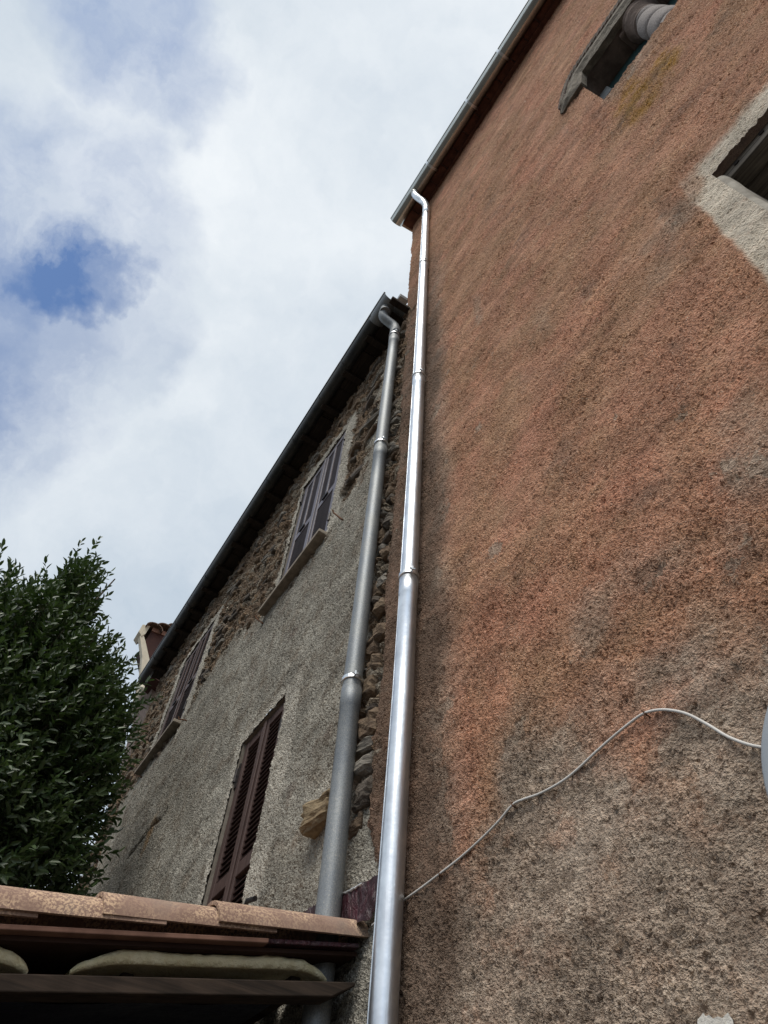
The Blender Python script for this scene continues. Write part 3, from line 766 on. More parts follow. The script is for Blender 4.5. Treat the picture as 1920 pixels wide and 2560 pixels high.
rubp = [pg(p) for p in ((965, 900), (930, 1080), (893, 1210), (850, 1270), (815, 1345), (690, 1505), (640, 1560), (585, 1590), (520, 1690), (482, 1750), (440, 1830), (400, 1880), (350, 1942), (300, 2010), (268, 2090), (240, 2170), (205, 2260))]
rubp = [(-2.0, rubp[0][1])] + rubp + [(rubp[-1][0] - 0.1, 1.0), (-12, 1.0), (-12, 11), (-2.0, 11)]
r1 = soft_poly(X, Z, rubp, 0.38)
strip = sstep(X, -2.80, -2.66) * sstep(Z, 3.35, 3.6)             # raw stone beside the red house
zone[..., 0] = np.maximum(r1, strip)
pl_ = np.zeros(X.shape)
for s_, wl, wr, wt_ in ((S1, 0.10, 0.26, 0.06), (S2, 0.10, 0.20, 0.12), (S3, 0.16, 0.20, 0.10)):
    nzs = (fbm(X * 6, Z * 6) - 0.5) * 0.12
    inside = sstep(X + nzs, s_[0] - wl - 0.03, s_[0] - wl + 0.03) * sstep(-(X + nzs), -s_[1] - wr - 0.03, -s_[1] - wr + 0.03) * sstep(-(Z + nzs), -s_[3] - wt_ - 0.05, -s_[3] - wt_ + 0.02) * sstep(Z, s_[2] - 0.05, s_[2])
    pl_ = np.maximum(pl_, inside * 0.9)
zone[..., 1] = pl_
zone[..., 0] *= (1 - 0.85 * pl_)
ck = [pg(p) for p in ((413, 2025), (405, 2038), (398, 2050), (386, 2056), (378, 2062), (368, 2078), (352, 2098), (336, 2122), (320, 2142), (306, 2170))]
dck = poly_dist(X, Z, ck)
tpr = np.interp(Z, sorted(p[1] for p in ck), np.linspace(0.25, 1.0, len(ck)))
zone[..., 2] = sstep(dck + (fbm(X * 14, Z * 14) - 0.5) * 0.03, 0.050, 0.012) * tpr
oc = pg((372, 2085))
zone[..., 3] = np.maximum(0.9 * sstep(np.hypot((X - oc[0]) / 0.16, (Z - oc[1]) / 0.22) + (fbm(X * 8, Z * 8) - 0.5), 1.0, 0.5),
                          0.5 * sstep(X, -9.0, -9.7) * sstep(6.2 - Z, 0, 1.5))
Yg = 1.4 + 0.006 * np.sin(X * 1.7) + 0.012 * (fbm(X * 1.1, Z * 1.1) - 0.5)
grid_mesh('wall', np.stack([X, Yg, Z], -1), ~hole, m_grey, grey_house, zone)
b = MB(); b.box((GX0 - 0.02, 1.43, 0), (GX0 + 0.10, 8, EAVE_G)); b.box((GX0 + 0.1, 7.88, 0), (-2.55, 8.0, EAVE_G + 1.6)); b.obj('side_wall', m_stonedark, grey_house)
rs = math.tan(math.radians(17))
b = MB()
b.add([(GX0 - 0.1, 1.16, EAVE_G + 0.06), (-2.58, 1.16, EAVE_G + 0.06), (-2.58, 8.2, EAVE_G + 0.06 + 7.0 * rs), (GX0 - 0.1, 8.2, EAVE_G + 0.06 + 7.0 * rs),
       (GX0 - 0.1, 1.16, EAVE_G + 0.15), (-2.58, 1.16, EAVE_G + 0.15), (-2.58, 8.2, EAVE_G + 0.15 + 7.0 * rs), (GX0 - 0.1, 8.2, EAVE_G + 0.15 + 7.0 * rs)],
      [(0, 3, 2, 1), (4, 5, 6, 7), (0, 1, 5, 4), (1, 2, 6, 5), (2, 3, 7, 6), (3, 0, 4, 7)])
b.obj('roof', m_tile, grey_house)
x = GX0
while x < -2.62:
    L_ = min(random.uniform(0.42, 0.6), -2.60 - x)
    zz = EAVE_G - 0.012 + random.uniform(-0.012, 0.012)
    b = MB(); b.box((x, 1.10, zz), (x + L_ - 0.012, 1.46, zz + 0.03)); b.obj('soffit_board', m_soffit, grey_house)
    x += L_
for k in range(15):
    xx = GX0 + 0.3 + k * 0.52
    b = MB(); b.box((xx, 1.15, EAVE_G - 0.085), (xx + 0.075, 1.45, EAVE_G - 0.03)); b.obj('rafter_end', m_soffit, grey_house, bevel=0.006)

# --- shutters: a leaf is a frame with its own slats
slat_mesh_cache = {}
def slat_obj(width, mat, parent, loc, tilt=math.radians(38), depth=0.036, th=0.007):
    key = (round(width, 3), mat.name)
    if key not in slat_mesh_cache:
        b = MB(); b.box((-width / 2, -depth / 2, -th / 2), (width / 2, depth / 2, th / 2), Matrix.Rotation(tilt, 4, 'X'))
        me = bpy.data.meshes.new('slat'); me.from_pydata(b.v, [], b.f); me.update(); me.materials.append(mat)
        slat_mesh_cache[key] = me
    o = bpy.data.objects.new('slat', slat_mesh_cache[key]); col.objects.link(o); o.location = loc
    return put(o, parent)

def shutter_pair(S, mat, mid_frac, gap, muntin, label, rec):
    x0, x1, z0, z1 = S
    fill = MB(); fill.box((x0, 1.4 + rec + 0.12, z0), (x1, 1.4 + rec + 0.13, z1)); fill.obj('window_back', m_void, grey_house)
    rv = MB(); rv.box((x0 - 0.03, 1.405, z1), (x1 + 0.03, 1.56, z1 + 0.03)); rv.box((x0 - 0.03, 1.405, z0), (x0 - 0.001, 1.56, z1)); rv.box((x1 + 0.001, 1.405, z0), (x1 + 0.03, 1.56, z1))
    rv.obj('reveal', m_plastergrey, grey_house)
    xm = (x0 + x1) / 2
    yb_ = 1.4 + rec
    for side, (a, c_) in enumerate(((x0 + 0.012, xm - 0.003), (xm + 0.003, x1 - 0.012))):
        zt, zb_ = z1 - 0.015, z0 + 0.012
        w_ = c_ - a; sw = 0.062 if w_ < 0.4 else 0.075
        b = MB(); th = 0.042
        b.box((a, yb_, zb_), (a + sw, yb_ + th, zt)); b.box((c_ - sw, yb_, zb_), (c_, yb_ + th, zt))
        b.box((a + sw, yb_ + 0.002, zt - 0.075), (c_ - sw, yb_ + th - 0.002, zt)); b.box((a + sw, yb_ + 0.002, zb_), (c_ - sw, yb_ + th - 0.002, zb_ + 0.09))
        zm = zb_ + (zt - zb_) * mid_frac
        b.box((a + sw, yb_ + 0.002, zm - 0.045), (c_ - sw, yb_ + th - 0.002, zm + 0.045))
        if side == 1: b.box((a - 0.016, yb_ - 0.012, zb_ + 0.01), (a + 0.03, yb_ - 0.001, zt - 0.01))   # cover strip over the meeting stiles
        if muntin:
            xq = (a + c_) / 2; b.box((xq - 0.019, yb_ - 0.004, zm + 0.046), (xq + 0.019, yb_ + th - 0.01, zt - 0.076))
        leaf = b.obj('shutter', mat, grey_house, bevel=0.004)
        leaf['label'] = label
        z = zb_ + 0.09 + gap * 0.6
        while z < zt - 0.075 - gap * 0.3:
            if abs(z - zm) > 0.045 + gap * 0.25:
                slat_obj(w_ - 2 * sw + 0.006, mat, leaf, (xm * 0 + (a + c_) / 2, yb_ + th / 2 + 0.004, z))
            z += gap
        # hinges: strap plate and pin at the outer edge
        xh = a - 0.002 if side == 0 else c_ + 0.002
        sg = -1 if side == 0 else 1
        for zh in (zb_ + (zt - zb_) * 0.12, zt - (zt - zb_) * 0.12):
            hb = MB(); hb.box((xh - 0.018, yb_ - 0.010, zh - 0.10), (xh + 0.018, yb_ - 0.0015, zh + 0.10)); hb.tube([(xh + sg * 0.012, yb_ - 0.014, zh - 0.05), (xh + sg * 0.012, yb_ - 0.014, zh + 0.06)], 0.014, 10)
            hb.obj('hinge', m_iron, leaf)
        if muntin:
            hb = MB(); hb.box(((a + c_) / 2 - 0.055, yb_ - 0.016, zm - 0.012), ((a + c_) / 2 + 0.055, yb_ - 0.001, zm + 0.012)); hb.obj('latch', m_iron, leaf)

shutter_pair(S1, m_shut1, 0.50, 0.040, False, 'dark brown shutter leaf with wide slats, behind the tile roof', 0.022)
shutter_pair(S2, m_shut_sky, 0.46, 0.037, True, 'brown shutter leaf with mauve sky sheen painted in, below the gutter near the pipes', 0.012)
shutter_pair(S3, m_shut1, 0.46, 0.042, True, 'narrow looking brown shutter leaf near the tree', 0.012)

for S in (S2, S3):
    b = MB(); b.box((S[0] - 0.20, 1.315, S[2] - 0.050), (S[1] + 0.03, 1.44, S[2] - 0.006)); b.obj('sill', m_sill, grey_house, bevel=0.008)
for (p, q) in (((834, 1282), (854, 1298)), ((640, 1545), (656, 1558)), ((447, 1798), (462, 1800)), ((336, 1938), (352, 1942))):
    a = PY(p[0], p[1], 1.33); c_ = PY(q[0], q[1], 1.385)
    b = MB(); b.tube([c_ + np.array([0, 0.03, 0]), c_, a, a + np.array([0, -0.012, 0.03])], 0.008, 8); b.obj('shutter_hook', m_rust, grey_house)
a = PY(612, 2268, 1.34)
b = MB(); b.tube([a + np.array([0, 0.07, -0.02]), a + np.array([0.0, 0, 0.0]), a + np.array([0.06, -0.015, 0.005]), a + np.array([0.15, -0.01, -0.015])], 0.013, 10); b.obj('shutter_hook', m_iron, grey_house)

# --- stones
def rock(seed, sx, sy, sz, rough=0.22, bev=True, round_=1.0, cuts=3):
    import bmesh
    from mathutils import noise as mn
    r_ = random.Random(seed)
    off = Vector((r_.uniform(0, 50), r_.uniform(0, 50), r_.uniform(0, 50)))
    bm = bmesh.new()
    bmesh.ops.create_cube(bm, size=2.0)
    bmesh.ops.subdivide_edges(bm, edges=bm.edges[:], cuts=cuts, use_grid_fill=True)
    shear = [r_.uniform(-0.22, 0.22) for _ in range(4)]
    for v in bm.verts:
        c = v.co.copy()
        m_ = sorted((abs(c.x), abs(c.y), abs(c.z)))
        k = 1.0 - round_ * 0.16 * (m_[1] > .9) - round_ * 0.10 * (m_[0] > .9)
        p = Vector((c.x * sx, c.y * sy, c.z * sz))
        n1 = mn.noise(p * 9 + off); n2 = mn.noise(Vector((p.x * 14, p.y * 14, p.z * 70)) + off); n3_ = mn.noise(p * 32 + off)
        d = 1 + rough * (1.1 * n1 + 0.55 * n2 + 0.6 * n3_)
        v.co = Vector(((c.x + shear[0] * c.z) * sx * k * d, c.y * sy * k * d, (c.z + shear[1] * c.x) * sz * k * (1 + rough * (1.1 * n1 + 0.5 * n3_))))
    me = bpy.data.meshes.new('stone'); bm.to_mesh(me); bm.free()
    return me

def place_stone(me, loc, rot, scale, mat=None, parent=grey_house, name='stone'):
    o = bpy.data.objects.new(name, me); col.objects.link(o)
    o.location = Vector(loc); o.rotation_euler = rot; o.scale = scale
    return put(o, parent)

# big individual stones beside the pipes (centre pixel, half width, half height, material)
big = [((796, 2030), 0.105, 0.068, m_stoneC, 0.07, 0.10), ((905, 1978), 0.075, 0.060, m_stoneD, 0.03, 0), ((902, 1918), 0.085, 0.050, m_stoneB, 0.035, 0), ((897, 2008), 0.07, 0.028, m_stoneD, 0.03, 0.1),
       ((918, 1812), 0.085, 0.075, m_stoneA, 0.045, 0), ((905, 1868), 0.085, 0.035, m_stoneB, 0.03, 0.1), ((915, 1722), 0.075, 0.06, m_stoneA, 0.04, 0), ((922, 1770), 0.055, 0.035, m_stoneD, 0.02, 0.3),
       ((928, 1660), 0.06, 0.05, m_stoneA, 0.03, 0), ((944, 1580), 0.06, 0.05, m_stoneA, 0.03, 0.2), ((948, 1512), 0.055, 0.05, m_stoneA, 0.035, 0), ((955, 1450), 0.05, 0.055, m_stoneB, 0.02, 0),
       ((880, 2060), 0.06, 0.05, m_stoneA, 0.015, 0.2), ((960, 1380), 0.05, 0.05, m_stoneA, 0.025, 0.1), ((968, 1300), 0.05, 0.06, m_stoneD, 0.025, 0)]
for k, ((px, py), hw, hh, mt, proud, rz) in enumerate(big):
    me = rock(100 + k, hw, 0.09, hh, 0.22, True, 0.8, 6 if k == 0 else 4); me.materials.append(mt)
    p = PY(px, py, 1.4 - proud * 0.5)
    o = place_stone(me, (p[0], 1.4 + 0.085 - proud * (1 if k == 0 else 0.7), p[2]), (random.uniform(-0.1, 0.1), rz * 0.3, rz + random.uniform(-0.1, 0.1)), (1, 1, 1))
    if k == 0: o['label'] = 'big ochre block jutting out left of the grey pipe'; o.rotation_euler = (0.10, -0.12, 0.30)
variants = []
for k in range(9):
    me = rock(300 + k, 0.085 + 0.02 * (k % 3), 0.05, 0.022 + 0.008 * (k % 4), 0.24, True, 0.8, 2); me.materials.append((m_stoneA, m_stoneB, m_stoneD, m_stoneA)[k % 4]); variants.append(me)
placed = 0; tries = 0
rz_poly = rubp
while placed < 235 and tries < 6000:
    tries += 1
    if placed < 70:
        xx = random.uniform(-2.76, -2.56); zz = random.uniform(3.6, 9.2)
    else:
        xx = random.uniform(-9.6, -2.85); zz = random.uniform(4.6, 9.25)
        if not in_poly(np.array([xx]), np.array([zz]), rz_poly)[0]: continue
    if any(s_[0] - 0.28 < xx < s_[1] + 0.28 and s_[2] - 0.22 < zz < s_[3] + 0.18 for s_ in (S1, S2, S3)): continue
    sc_ = random.uniform(0.6, 1.25)
    place_stone(random.choice(variants), (xx, 1.4 + random.uniform(0.018, 0.035), zz), (random.uniform(-0.2, 0.2), random.uniform(-0.18, 0.18), random.uniform(-0.2, 0.2)), (sc_ * (0.6 if placed < 70 else 1), 1, sc_))
    placed += 1

# ================================================================ GUTTERS
def half_round(name, mat, root, xa, xb, ya, yb2, za, zb2, rad, bead=0.011, t=0.004):
    """gutter trough from (xa,ya,za) to (xb,yb2,zb2): centre of the half circle, top level"""
    seg = 14; rows = []
    for (x_, y_, z_) in ((xa, ya, za), (xb, yb2, zb2)):
        ring = [(x_, y_ - rad * math.cos(a), z_ - rad * math.sin(a)) for a in np.linspace(0, math.pi, seg)]
        ring += [(x_, y_ - (rad - t) * math.cos(a), z_ - (rad - t) * math.sin(a)) for a in np.linspace(math.pi, 0, seg)]
        rows.append(ring)
    n = 2 * seg; v = rows[0] + rows[1]
    f = [(i, (i + 1) % n, n + (i + 1) % n, n + i) for i in range(n)]
    f += [tuple(reversed([i for i in range(n)])), tuple(range(n, 2 * n))]
    o = mesh_obj('trough', v, f, mat, root, smooth=True)
    md = o.modifiers.new('es', 'EDGE_SPLIT'); md.split_angle = math.radians(50)
    b = MB(); b.tube([(xa, ya - rad, za + 0.004), (xb, yb2 - rad, zb2 + 0.004)], bead, 10); b.obj('front_bead', mat, root, smooth=True)

def bracket(root, x_, y_, z_, rad, mat, wid=0.028):
    rows = []
    for dx in (0, wid):
        rows.append([(x_ + dx, y_ - (rad + 0.005) * math.cos(a), z_ - (rad + 0.005) * math.sin(a)) for a in np.linspace(-0.1, math.pi + 0.1, 18)] +
                    [(x_ + dx, y_ - (rad + 0.001) * math.cos(a), z_ - (rad + 0.001) * math.sin(a)) for a in np.linspace(math.pi + 0.1, -0.1, 18)])
    n = 36; v = rows[0] + rows[1]
    mesh_obj('bracket', v, [(i, (i + 1) % n, n + (i + 1) % n, n + i) for i in range(n)] + [tuple(range(n))[::-1], tuple(range(n, 2 * n))], mat, root)

RL = PY(977, 547, 1.036); RR_ = PY(1318, 0, 1.036 + 0.016 * 3.3)
rz_ = RL[2]; r_r = 0.10
xr_end = 3.6
red_gut = empty('rain_gutter', (RL[0], 1.13, rz_), 'shiny new steel gutter along the eave of the red house', 'gutter', 'gutters along the eaves')
def rgy(x_): return 1.036 + r_r + 0.016 * (x_ - RL[0])
half_round('trough', m_newgut, red_gut, RL[0], xr_end, rgy(RL[0]), rgy(xr_end), rz_, rz_, r_r)
v = [(RL[0] - 0.003, rgy(RL[0]) - r_r * math.cos(a), rz_ - r_r * math.sin(a)) for a in np.linspace(0, math.pi, 16)]
v2 = [(q[0] + 0.006, q[1], q[2]) for q in v]
mesh_obj('end_cap', v + v2, [tuple(range(15, -1, -1)), tuple(range(16, 32))] + [(i, i + 1, i + 17, i + 16) for i in range(15)], m_newgut, red_gut)
for (px, py) in ((1067, 426), (1165, 258), (1243, 132)):
    x_ = PY(px, py, 1.07)[0]; bracket(red_gut, x_, rgy(x_), rz_, r_r + 0.006, m_clamp, 0.036)

GL = PY(346, 1696, 1.10); GR = PY(962, 731, 1.064)
r_g = 0.082
grey_gut = empty('rain_gutter', (GR[0], 1.14, GR[2]), 'long dark weathered gutter along the eave of the grey house', 'gutter', 'gutters along the eaves')
gz0, gz1 = GL[2], GR[2]
def ggy(x_):
    t = (x_ - GR[0]) / (GL[0] - GR[0]); return (1.064 + t * 0.036) + r_g
def ggz(x_):
    t = (x_ - GR[0]) / (GL[0] - GR[0]); return gz1 + t * (gz0 - gz1)
half_round('trough', m_darkgut, grey_gut, GL[0], GR[0] - 0.30, ggy(GL[0]), ggy(GR[0] - 0.30), ggz(GL[0]), ggz(GR[0] - 0.3), r_g)
# wider outlet piece at the right-hand end, open end facing the corner
half_round('trough', m_oldzinc, grey_gut, GR[0] - 0.34, GR[0], ggy(GR[0] - 0.34) + 0.012, ggy(GR[0]) + 0.012, ggz(GR[0] - 0.34) + 0.002, ggz(GR[0]) + 0.002, r_g + 0.012)
for (px, py) in ((376, 1650), (419, 1594), (461, 1520), (506, 1450), (585, 1335), (659, 1218), (723, 1123), (789, 1025), (850, 925)):
    x_ = PY(px, py, 1.085)[0]; bracket(grey_gut, x_, ggy(x_), ggz(x_), r_g, m_darkgut, 0.02)
# bent zinc apron between the gutter end and the wall
q = [PY(970, 752, 1.19), PY(1021, 768, 1.37), PY(1022, 757, 1.38), PY(1002, 744, 1.30), PY(999, 751, 1.30)]
a0, a1 = PY(985, 760, 1.225), PY(1022, 770, 1.385)
apron = MB()
apron.add([a0, a1, a1 + np.array([-0.22, 0.0, 0.02]), a0 + np.array([-0.22, 0.0, 0.02])] + [p + np.array([0, 0, -0.006]) for p in (a0, a1, a1 + np.array([-0.22, 0.0, 0.02]), a0 + np.array([-0.22, 0.0, 0.02]))],
          [(0, 1, 2, 3), (7, 6, 5, 4), (0, 4, 5, 1), (1, 5, 6, 2), (2, 6, 7, 3), (3, 7, 4, 0)])
apron.obj('apron', m_oldzinc, grey_gut)
c0 = PY(1003, 748, 1.34)
b = MB(); b.box((c0[0] - 0.10, 1.30, c0[2] - 0.04), (c0[0] + 0.04, 1.42, c0[2] + 0.045)); b.obj('end_flashing', m_oldzinc, grey_gut, bevel=0.004)

# ================================================================ DOWNPIPES
def clamp(root, p, rad, axis_dir, mat, lug_dir=(1, -0.35)):
    p = np.array(p); d = np.array(axis_dir) / np.linalg.norm(axis_dir)
    b = MB(); b.tube([p - d * 0.013, p - d * 0.011, p + d * 0.011, p + d * 0.013], [rad + 0.002, rad + 0.0055, rad + 0.0055, rad + 0.002], 28)
    c = b.obj('clamp', mat, root, smooth=False)
    l = np.array([lug_dir[0], lug_dir[1], 0.0]); l /= np.linalg.norm(l)
    q = p + l * (rad + 0.012)
    b = MB(); b.box((-0.012, -0.004, -0.012), (0.016, 0.004, 0.012), Matrix.Translation(Vector(q)) @ Matrix.Rotation(math.atan2(l[1], l[0]), 4, 'Z'))
    s_ = np.cross(l, [0, 0, 1])
    b.tube([q + l * 0.006 - s_ * 0.016, q + l * 0.006 + s_ * 0.016], 0.0055, 8)
    b.obj('screw_lug', mat, c)
    # stem into the wall
    b = MB(); b.tube([p + np.array([0, rad, 0]), p + np.array([0, 0.12, 0])], 0.006, 8); b.obj('wall_stem', mat, c)

def pipe_run(root, pts, cuts, rad, mat):
    """straight sections between heights, each with a slightly flared socket at its top"""
    zs_ = [pts[0][2]] + cuts + [pts[-1][2]]
    def at(z): return np.array([np.interp(z, [p[2] for p in pts], [p[k] for p in pts]) for k in range(3)])
    for a, c in zip(zs_[:-1], zs_[1:]):
        pp = [at(a), at(c - 0.13), at(c - 0.125), at(c - 0.002), at(c)]
        rr = [rad, rad, rad + 0.0035, rad + 0.0035, rad + 0.001]
        m = [at(z) for z in np.linspace(a, c - 0.14, 8)][1:-1]
        b = MB(); b.tube([pp[0]] + m + pp[1:], [rad] * (len(m) + 1) + rr[1:], 32, cap=False); b.obj('pipe_section', mat, root, smooth=True)
    return at

def bend(pts, n=6, k=0.35):
    """round the corners of a polyline"""
    pts = [np.array(p, float) for p in pts]; out = [pts[0]]
    for i in range(1, len(pts) - 1):
        a = pts[i] + (pts[i - 1] - pts[i]) * k; c = pts[i] + (pts[i + 1] - pts[i]) * k
        for t in np.linspace(0, 1, n): out.append((1 - t) ** 2 * a + 2 * t * (1 - t) * pts[i] + t * t * c)
    return out + [pts[-1]]

r_b = 0.047
YB = 1.318
pb = [PY(962.5, 2450, YB), PY(1010, 1696, YB), PY(1044.5, 1000, YB), PY(1060.5, 640, YB), PY(1065, 535, YB)]
slope = (pb[1] - pb[0]) / (pb[1][2] - pb[0][2])
foot = pb[0] + slope * (0.0 - pb[0][2]) * 0.3; foot[2] = 0.05
bright = empty('downpipe', foot, 'bright shiny zinc downpipe running up the edge of the red wall', 'downpipe', 'downpipes on the house walls')
pts = [foot] + pb[:-1] + [pb[-1]]
cl_b = [PY(1048, 678, YB), PY(1043.5, 948, YB), PY(1022, 1445, YB)]
cuts = sorted(c[2] + 0.0 for c in cl_b)
at = pipe_run(bright, pts, [c - 0.02 for c in cuts], r_b, m_zinc)
for a_, c_ in zip([foot[2]] + cuts, cuts + [pb[-1][2]]):
    zz_ = np.linspace(a_ + 0.02, c_ - 0.16, 8)
    sp_ = [np.array([np.interp(z_, [p[2] for p in pts], [p[k] for p in pts]) for k in range(3)]) + np.array([-0.30, -0.954, 0]) * (r_b + 0.0005) for z_ in zz_]
    b = MB(); b.tube(sp_, 0.0022, 6); b.obj('seam', m_zinc, bright)
for c in cl_b: clamp(bright, at(c[2]), r_b + 0.003, (0, 0, 1), m_clamp)
clamp(bright, at(pb[-1][2] - 0.05), r_b + 0.003, (0, 0, 1), m_clamp)
tp = pb[-1]
oy = rgy(RL[0]); o1 = PY(1037, 489, oy); o2 = PY(1063, 514, YB)
b = MB(); b.tube(bend([(o1[0], oy, rz_ - r_r + 0.03), (o1[0], oy, min(o1[2], rz_ - r_r - 0.09)), (tp[0], YB, o2[2]), (tp[0], YB, tp[2] - 0.04)], 8, 0.42), r_b + 0.004, 28); b.obj('elbow', m_zinc, bright, smooth=True)
b = MB(); b.tube([(o1[0], oy, rz_ - r_r - 0.035), (o1[0], oy, rz_ - r_r - 0.022), (o1[0], oy, rz_ - r_r + 0.02)], [r_b + 0.008, r_b + 0.012, r_b + 0.02], 24); b.obj('collar', m_newgut, bright, smooth=True)

r_o = 0.051
YO = 1.318
pg_ = [PY(823, 2260, YO), PY(882.5, 1696, YO), PY(966.5, 1000, YO), PY(986, 840, YO), PY(988, 826, YO)]
print('bright X', [p.round(3) for p in pb], 'grey X', [p.round(3) for p in pg_])
foot = pg_[0].copy(); foot[2] = 0.05
dull = empty('downpipe', foot, 'dull speckled grey downpipe in front of the grey house wall', 'downpipe', 'downpipes on the house walls')
cl_g = [PY(986, 841, YO), PY(950, 1117, YO), PY(880.5, 1706, YO)]
at = pipe_run(dull, [foot] + pg_, [c - 0.05 for c in sorted(c[2] for c in cl_g)], r_o, m_oldzinc)
for c in cl_g: clamp(dull, at(c[2]), r_o + 0.003, (0, 0, 1), m_clamp)
oy = ggy(GR[0]) + 0.01; ox = PY(964, 772, oy)[0]; tp = pg_[-1]
b = MB(); b.tube(bend([(ox, oy, ggz(ox) - r_g + 0.02), PY(956, 793, oy), PY(989, 818, YO), (tp[0], YO, tp[2] - 0.14)], 5, 0.30), r_o + 0.002, 28); b.obj('elbow', m_oldzinc, dull, smooth=True)
for z_, p_ in ((ggz(ox) - r_g - 0.10, (ox, oy)),):
    b = MB(); b.tube([(p_[0], p_[1], z_ - 0.006), (p_[0], p_[1], z_ + 0.006)], r_o + 0.006, 24); b.obj('collar', m_oldzinc, dull)

# ================================================================ LEAN-TO
VX = -2.45
SL = 0.226
def lz(y): return 1.6 + 0.915 + SL * (y - 0.17)          # lower edge line of the verge tiles
lean = empty('lean_to_roof', (-3.4, 0.3, 0.0), 'low lean-to roof of barrel tiles on a dark timber beam', 'lean-to')
th = math.atan(SL)
def barrel(L_, r0, r1, t=0.014, seg=12, flare=0.0):
    v = []
    for yy, rr in ((0, r1), (L_ * 0.5, (r0 + r1) / 2), (L_, r0)):
        for rad in (rr, rr - t):
            for a in np.linspace(0, math.pi, seg): v.append((rad * math.cos(a), yy, rad * math.sin(a) * 0.92))
    f = []
    n = 2 * seg
    for k in range(2):
        for i in range(seg - 1):
            f.append((k * n + i, k * n + i + 1, (k + 1) * n + i + 1, (k + 1) * n + i))
            f.append((k * n + seg + i + 1, k * n + seg + i, (k + 1) * n + seg + i, (k + 1) * n + seg + i + 1))
        f.append((k * n, (k + 1) * n, (k + 1) * n + seg, k * n + seg)); f.append((k * n + seg - 1, k * n + 2 * seg - 1, (k + 1) * n + 2 * seg - 1, (k + 1) * n + seg - 1))
    for i in range(seg - 1):
        f.append((i + 1, i, seg + i, seg + i + 1)); f.append((2 * n + i, 2 * n + i + 1, 2 * n + seg + i + 1, 2 * n + seg + i))
    me = bpy.data.meshes.new('roof_tile'); me.from_pydata(v, [], f); me.update(); me.materials.append(m_tile)
    me.polygons.foreach_set('use_smooth', [True] * len(me.polygons))
    return me
tile_me = barrel(0.61, 0.088, 0.102)
def put_tile(x_, y_, z_, yaw=0.0, pitch=th, roll=0.0):
    o = bpy.data.objects.new('roof_tile', tile_me); col.objects.link(o)
    o.location = (x_, y_, z_); o.rotation_euler = (pitch, roll, yaw)
    md = o.modifiers.new('es', 'EDGE_SPLIT'); md.split_angle = math.radians(50)
    return put(o, lean)
tilt = 0.030
for row in range(9):
    for k, y0 in enumerate((0.825, 0.445, 0.055, -0.33, -0.72)):
        jx, jy, jr = (random.uniform(-0.008, 0.008), random.uniform(-0.02, 0.02), random.uniform(-0.02, 0.02)) if row else (0.0, 0.0, (0.0, 0.012, -0.01, 0, 0)[k])
        put_tile(VX - 0.103 - row * 0.225 + jx, y0 + jy, lz(y0) + 0.022, jr, th - tilt, 0.0)
def slab(x0, x1, ya, yb_, dz0, dz1, name, mat, bevel=0.0):
    b = MB()
    b.add([(x0, ya, lz(ya) + dz0), (x1, ya, lz(ya) + dz0), (x1, yb_, lz(yb_) + dz0), (x0, yb_, lz(yb_) + dz0), (x0, ya, lz(ya) + dz1), (x1, ya, lz(ya) + dz1), (x1, yb_, lz(yb_) + dz1), (x0, yb_, lz(yb_) + dz1)],
          [(0, 3, 2, 1), (4, 5, 6, 7), (0, 1, 5, 4), (1, 2, 6, 5), (2, 3, 7, 6), (3, 0, 4, 7)])
    return b.obj(name, mat, lean, bevel=bevel)
slab(-4.45, VX - 0.022, -0.85, 1.02, -0.032, -0.016, 'channel_edge', m_under, 0.003)
slab(-4.45, VX - 0.03, 1.02, 1.38, -0.030, -0.014, 'flashing_strip', m_flash, 0.003)
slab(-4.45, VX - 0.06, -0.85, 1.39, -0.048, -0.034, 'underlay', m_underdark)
# beam under the verge with a skewed end
bx0, bx1 = VX - 0.145, VX - 0.05
b = MB(); yA, yB_, yC = -0.9, 1.30, 1.39
tpz = PX(0, 2432, bx1)[2] - lz(PX(0, 2432, bx1)[1]); btz = PX(0, 2506, bx0)[2] - lz(PX(0, 2506, bx0)[1]); print('beam', tpz, btz)
b.prism([(yA, lz(yA) + btz), (yB_, lz(yB_) + btz), (yC, lz(yC) + tpz - 0.012), (yC, lz(yC) + tpz), (yA, lz(yA) + tpz)], 0, bx0, bx1)
b.obj('beam', m_beam, lean, bevel=0.004)
for k in range(3):
    xx = -3.1 - k * 0.6; b = MB(); b.prism([(yA, lz(yA) + btz), (1.37, lz(1.37) + btz), (1.37, lz(1.37) + tpz), (yA, lz(yA) + tpz)], 0, xx - 0.09, xx); b.obj('beam', m_beam, lean)
for (y_, x_) in ((0.62, -2.62), (1.20, -2.60)):
    b = MB(); b.box((x_ - 0.25, y_ - 0.02, lz(y_) + tpz - 0.01), (x_, y_ + 0.02, lz(y_) + tpz + 0.045)); b.obj('batten', m_beam, lean, bevel=0.003)
# sagging dark sheet below
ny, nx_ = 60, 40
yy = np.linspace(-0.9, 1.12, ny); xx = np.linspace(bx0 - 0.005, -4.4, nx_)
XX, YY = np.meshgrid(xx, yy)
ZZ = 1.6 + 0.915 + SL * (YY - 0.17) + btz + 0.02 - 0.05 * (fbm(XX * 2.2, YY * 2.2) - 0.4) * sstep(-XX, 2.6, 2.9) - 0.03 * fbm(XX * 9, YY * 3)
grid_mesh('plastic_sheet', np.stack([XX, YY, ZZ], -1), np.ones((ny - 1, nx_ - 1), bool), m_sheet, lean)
b = MB(); b.box((-4.5, -0.9, 0), (-4.42, 1.36, 2.45)); b.obj('shade_wall', m_soffit, lean)  # unseen end wall added to keep the lean-to dark inside
b = MB(); b.box((-4.42, -0.92, 0), (-2.62, -0.86, 2.22)); b.obj('shade_wall', m_soffit, lean)  # unseen front wall, likewise added to shut out light
